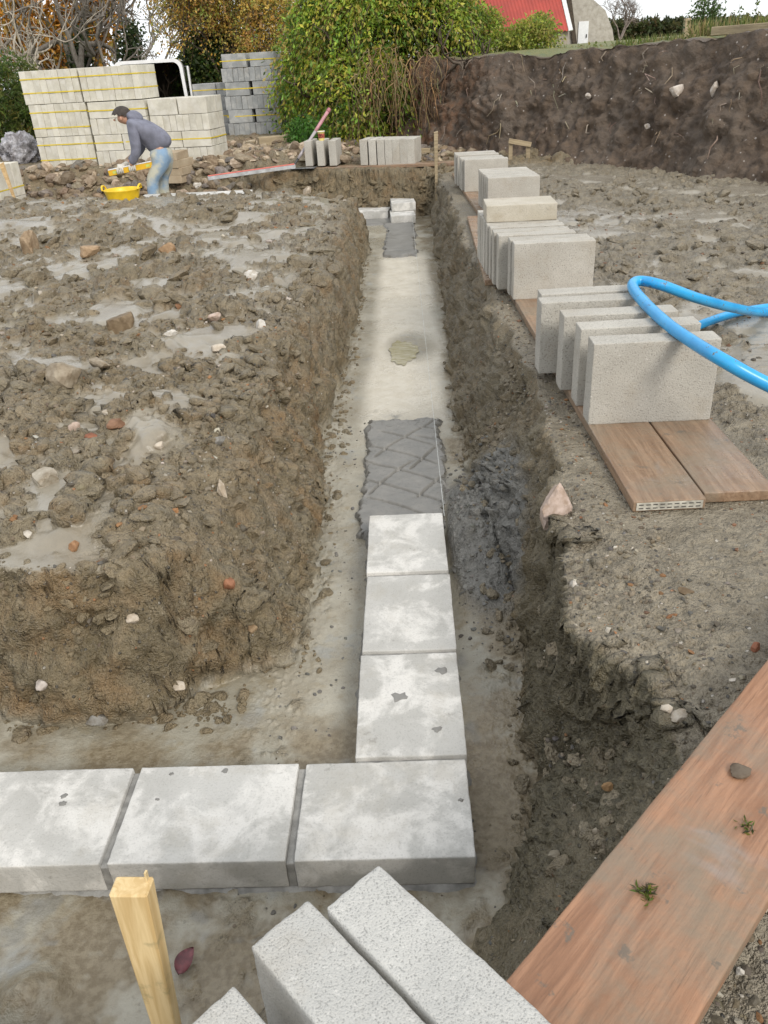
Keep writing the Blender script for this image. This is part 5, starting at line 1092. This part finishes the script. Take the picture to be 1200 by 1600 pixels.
for i, (u, v, ru, rv, col, lab) in enumerate(stones):
    loc, nr = hit(u, v); dist = (loc-Vector(CAM)).length; s = dist/FPX*1.02; sx_, sz_ = ru*s, rv*s; me = rock_mesh('stone', 100+i, (sx_, (sx_+sz_)/2*.9, sz_*1.05), 3, col); o = link('stone', me, None, None, loc+nr*min(sx_, sz_)*.25, (.2*math.sin(i), .15*math.cos(i*2), .5*math.sin(i*3))); props(o, lab, 'stone')
for (u, v, ru, rv, lab) in [(1058, 141, 9, 8, 'white stone in the dark bank, rounder of a pair'), (1117, 141, 6, 12, 'tall narrow white stone in the dark bank'), (921, 150, 5, 4, 'little white stone half way up the dark bank'), (1012, 198, 4, 5, 'small white stone low in the dark bank')]:
    ok, loc, nr, fi = bank.ray_cast(Vector(CAM), Vector(ray(u, v)).normalized()); s = (loc-Vector(CAM)).length/FPX; o = link('stone', rock_mesh('stone', u, (ru*s, ru*s, rv*s), 3, (.58, .53, .48)), None, None, loc, (0, 0, .3)); props(o, lab, 'stone')
# stone, moss and a leaf lying on the plank and in the trench
c = Vector(onz(1155, 1206, .102)); props(link('stone', rock_mesh('stone', 77, (.021, .014, .007), 3, (.13, .10, .07)), None, None, (c.x, c.y, .105), (0, 0, .3)), 'flat brown muddy stone lying on the red plank', 'stone')
for (u, v, n, lab) in [(1008, 1395, 60, 'green moss tuft on the middle of the red plank'), (1166, 1292, 26, 'thin moss sprig on the red plank near the stone')]:
    c = onz(u, v, .1); acc = Acc(); leaf_quads(acc, np.stack([.006*RNG.normal(size=n), .006*RNG.normal(size=n), np.full(n, .0005)], 1), RNG.normal(size=(n, 3))*np.array([1, 1, .3])+np.array([0, 0, .35]), .012*(.6+RNG.random(n)), pick([(.10, .16, .02), (.18, .19, .04), (.07, .07, .03)], n), .25); o = acc.build('moss_tuft', MAT['leaf']); o.location = (c[0], c[1], .1012); props(o, lab, 'moss')
c, nr = hit(290, 1505); n = 14; a = np.linspace(0, 1, n); hw = .021*np.sin(np.pi*a**.8)**.8+.0005; L_ = .062
Vl = np.concatenate([np.stack([-hw, a*L_, .010*np.sin(a*3)+.006], 1), np.stack([a*0, a*L_, .010*np.sin(a*3)], 1), np.stack([hw, a*L_, .010*np.sin(a*3)+.006], 1)]); Fl = [(r_*n+i, r_*n+i+1, (r_+1)*n+i+1, (r_+1)*n+i) for r_ in range(2) for i in range(n-1)]
o = link('dead_leaf', mesh_np('dead_leaf', Vl, Fl, True), plain('leaf_red', (.15, .045, .05), .5, .3, 60), None, (c.x-.008, c.y-.03, c.z+.004), (.25, 0, -.45)); props(o, 'dark red fallen leaf lying on the trench floor beside the pine peg', 'leaf')
md = o.modifiers.new('thick', 'SOLIDIFY'); md.thickness = .0006
# loose chippings, clods and rubble nobody could count
ico = bmesh.new(); bmesh.ops.create_icosphere(ico, subdivisions=1, radius=1); ico0V = unit(np.array([v.co for v in ico.verts])); ico0F = np.array([[v.index for v in f.verts] for f in ico.faces]); ico.free()
ic = bmesh.new(); bmesh.ops.create_icosphere(ic, subdivisions=2, radius=1); ico2V = unit(np.array([v.co for v in ic.verts])); ico2F = np.array([[v.index for v in f.verts] for f in ic.faces]); ic.free()
def scatter(name, n, xy, smin, smax, pal, power=2.5, sink=.3, big=False, kind='stuff', flat=.65, keep=None, mat='stone', grey=.3):
    x, y = xy(n)
    if keep is not None: m_ = keep(x, y); x, y = x[m_], y[m_]
    n = len(x); z = gzn(x, y); s = smin+(smax-smin)*RNG.random(n)**power; BV_, BF_ = (ico2V, ico2F) if big else (ico0V, ico0F); nv = len(BV_)
    K_ = 8; Nn = unit(RNG.normal(size=(n, K_, 3))); h = .55+.45*RNG.random((n, K_)); out = np.zeros((n, nv, 3), np.float32)
    for i0 in range(0, n, 2000):
        sl = slice(i0, i0+2000); dt = np.einsum('vk,npk->nvp', BV_, Nn[sl]); r = np.where(dt > .08, h[sl][:, None, :]/np.maximum(dt, .08), 9).min(2); r = np.minimum(r, 1.25); out[sl] = BV_[None]*r[..., None]
    sc_ = np.stack([s*(.7+.6*RNG.random(n)), s*(.7+.6*RNG.random(n)), s*flat*(.6+.8*RNG.random(n))], 1); out = out*sc_[:, None]; th = RNG.random(n)*6.28; c_, s_ = np.cos(th)[:, None], np.sin(th)[:, None]
    xr = out[..., 0]*c_-out[..., 1]*s_; yr = out[..., 0]*s_+out[..., 1]*c_; tl = .5*RNG.normal(size=(n, 1)); zr = out[..., 2]+xr*tl*.5
    Vn = np.stack([xr+x[:, None], yr+y[:, None], zr+(z+s*flat*(.5-sink))[:, None]], -1).reshape(-1, 3); Fn = (BF_[None]+(np.arange(n)*nv)[:, None, None]).reshape(-1, 3); me = mesh_np(name, Vn, Fn, False)
    if mat == 'mud': add_attr(me, 'mask_c', np.zeros((len(Vn), 4))); add_attr(me, 'mask_a', np.zeros((len(Vn), 4))); add_attr(me, 'mask_b', np.tile(np.array([grey, .25, 0, .3], np.float32), (len(Vn), 1))); return props(link(name, me, MAT['mud']), kind=kind)
    c4 = np.concatenate([pick(pal, n, .14, .02), np.ones((n, 1))], 1); add_attr(me, 'tint', np.repeat(c4, nv, 0)); return props(link(name, me, MAT['stone']), kind=kind)
def uni(x0, x1, y0, y1, pw=1.): return lambda n: (RNG.uniform(x0, x1, n), y0+(y1-y0)*RNG.random(n)**pw)
def fl_at(x, y):
    ix = np.clip(np.searchsorted(gx, x)-1, 0, NX-2); iy = np.clip(np.searchsorted(gy, y)-1, 0, NY-2); return solid.reshape(NY, NX)[iy, ix], wet.reshape(NY, NX)[iy, ix]
PALL = [(.20, .165, .11), (.16, .13, .09), (.24, .20, .14), (.13, .11, .085), (.10, .095, .085), (.30, .26, .20), (.20, .165, .11), (.27, .14, .06), (.50, .46, .40)]
PCL = [(.20, .158, .10), (.155, .12, .074), (.225, .18, .12), (.18, .13, .07)]
solid_only = lambda x, y: (fl_at(x, y)[0] > .2) & (fl_at(x, y)[1] < .6)
scatter('chippings', 6500, uni(-2.6, -.55, .6, 3.2, 1.3), .003, .016, PALL, 3, keep=solid_only); scatter('chippings', 4500, uni(-5, -.55, 2.8, 8.6), .004, .026, PALL, 3, keep=solid_only)
scatter('clods', 4200, uni(-2.8, -.6, .7, 4.2, 1.2), .005, .042, PCL, 3.4, .45, True, keep=solid_only, mat='mud'); scatter('clods', 2600, uni(-6, -.64, 3.5, 8.7), .010, .075, PCL, 3.2, .45, True, keep=solid_only, mat='mud')
scatter('chippings', 5200, lambda n: (.22+.40*RNG.random(n)**1.3, RNG.uniform(-.3, 4.5, n)), .0018, .0095, PALL[:6]*2+PALL, 3, keep=lambda x, y: fl_at(x, y)[0] > .1)
scatter('clods', 900, lambda n: (.12+.3*RNG.random(n), RNG.uniform(-.35, 4., n)), .006, .03, [(.15, .13, .095), (.11, .10, .08), (.19, .16, .11)], 2.8, .45, True, keep=lambda x, y: fl_at(x, y)[0] < .9, mat='mud', grey=.5)
scatter('chippings', 1600, uni(.05, .9, -.9, -.2), .003, .010, PALL, 2.5); scatter('chippings', 2600, uni(.45, 4.2, .2, 6.5, 1.3), .003, .018, [(.17, .15, .12), (.12, .105, .085), (.30, .27, .23), (.22, .12, .07)], 3.5)
scatter('clods', 1900, uni(1.15, 4.4, 1.8, 8.6), .008, .06, [(.15, .125, .09), (.12, .10, .075), (.18, .155, .12)], 3., .5, True, keep=lambda x, y: fl_at(x, y)[1] < .5, mat='mud', grey=.7)
scatter('chippings', 1500, uni(-.6, .3, -.3, 3.), .0015, .007, [(.16, .15, .13), (.12, .12, .115), (.2, .17, .12)], 3, keep=lambda x, y: (fl_at(x, y)[0] < .15) & (fbm(np.stack([x, y, x*0], 1), 4., 3, .5, off=61.) > .12))
scatter('clods', 900, lambda n: (-.56+.05*RNG.normal(size=n), RNG.uniform(.8, 8, n)), .004, .024, PCL, 3., .5, True, keep=lambda x, y: x < -.46, mat='mud', grey=.2)
scatter('clods', 420, lambda n: (RNG.uniform(-1.8, -.7, n), .66+.05*RNG.normal(size=n)), .004, .028, PCL, 3., .5, True, mat='mud', grey=.2)
RUB = [(.30, .24, .17), (.24, .18, .12), (.36, .30, .22), (.20, .15, .10), (.44, .36, .27), (.18, .16, .14)]
scatter('rubble', 1300, uni(-6.8, -2.2, 9.7, 11.9), .02, .13, RUB, 2.2, .3, True, keep=lambda x, y: fl_at(x, y)[0] > .25)
scatter('rubble', 1500, uni(-3.4, 1.0, 10.5, 14.), .02, .10, RUB, 2., .3, True, keep=lambda x, y: (y > 10.62-.23*x))
scatter('clods', 700, lambda n: (RNG.uniform(-2.2, .5, n), np.zeros(n)), .012, .06, PCL, 2.6, .5, True, keep=lambda x, y: y.__iadd__(np.interp(x, [-3, -1.4, .1, 1], [10.45, 10.3, 9.98, 9.9])+RNG.uniform(-.05, .15, len(x))) > 0, mat='mud', grey=.1)
# mortar crumbs round the heap in the trench
scatter('mortar_crumbs', 500, lambda n: (.12+.09*RNG.normal(size=n), 1.6+.35*RNG.normal(size=n)),   .003, .013, [(.15, .148, .14), (.18, .178, .168)], 3., .5, True, keep=lambda x, y: (x > .03) & (x < .34) & (y > .9) & (y < 2.5))
scatter('mortar_crumbs', 130, lambda n: (-.44+.07*RNG.normal(size=n), RNG.uniform(.5, 3., n)),   .002, .010, [(.15, .15, .14), (.18, .178, .168)], 2.5, .4, True, keep=lambda x, y: x < -.37)
# roots and stalks sticking out of the bank face
acc = Acc()
for i in range(70):
    u, v = RNG.uniform(660, 1200), RNG.uniform(75, 215); ok, loc, nr, fi = bank.ray_cast(Vector(CAM), Vector(ray(u, v)).normalized())
    if not ok or loc.z > 1.4: continue
    d_ = np.array([-.6, -.6, 0])+.8*RNG.normal(size=3); d_[2] -= .5; d_ /= np.linalg.norm(d_); L = RNG.uniform(.06, .28); p = np.array(loc); acc.tube(np.stack([p-d_*.05, p+d_*L*.3+.02*RNG.normal(size=3), p+d_*L*.7+.03*RNG.normal(size=3)-np.array([0, 0, .03]), p+d_*L-np.array([0, 0, .08*L/.2])]), np.array([1, .9, .7, .4])*RNG.uniform(.003, .009), 5, (*pick([(.28, .22, .16), (.16, .11, .08), (.35, .30, .24)], 1)[0], 1))
props(acc.build('bank_roots', MAT['bark'], None, True), kind='stuff')
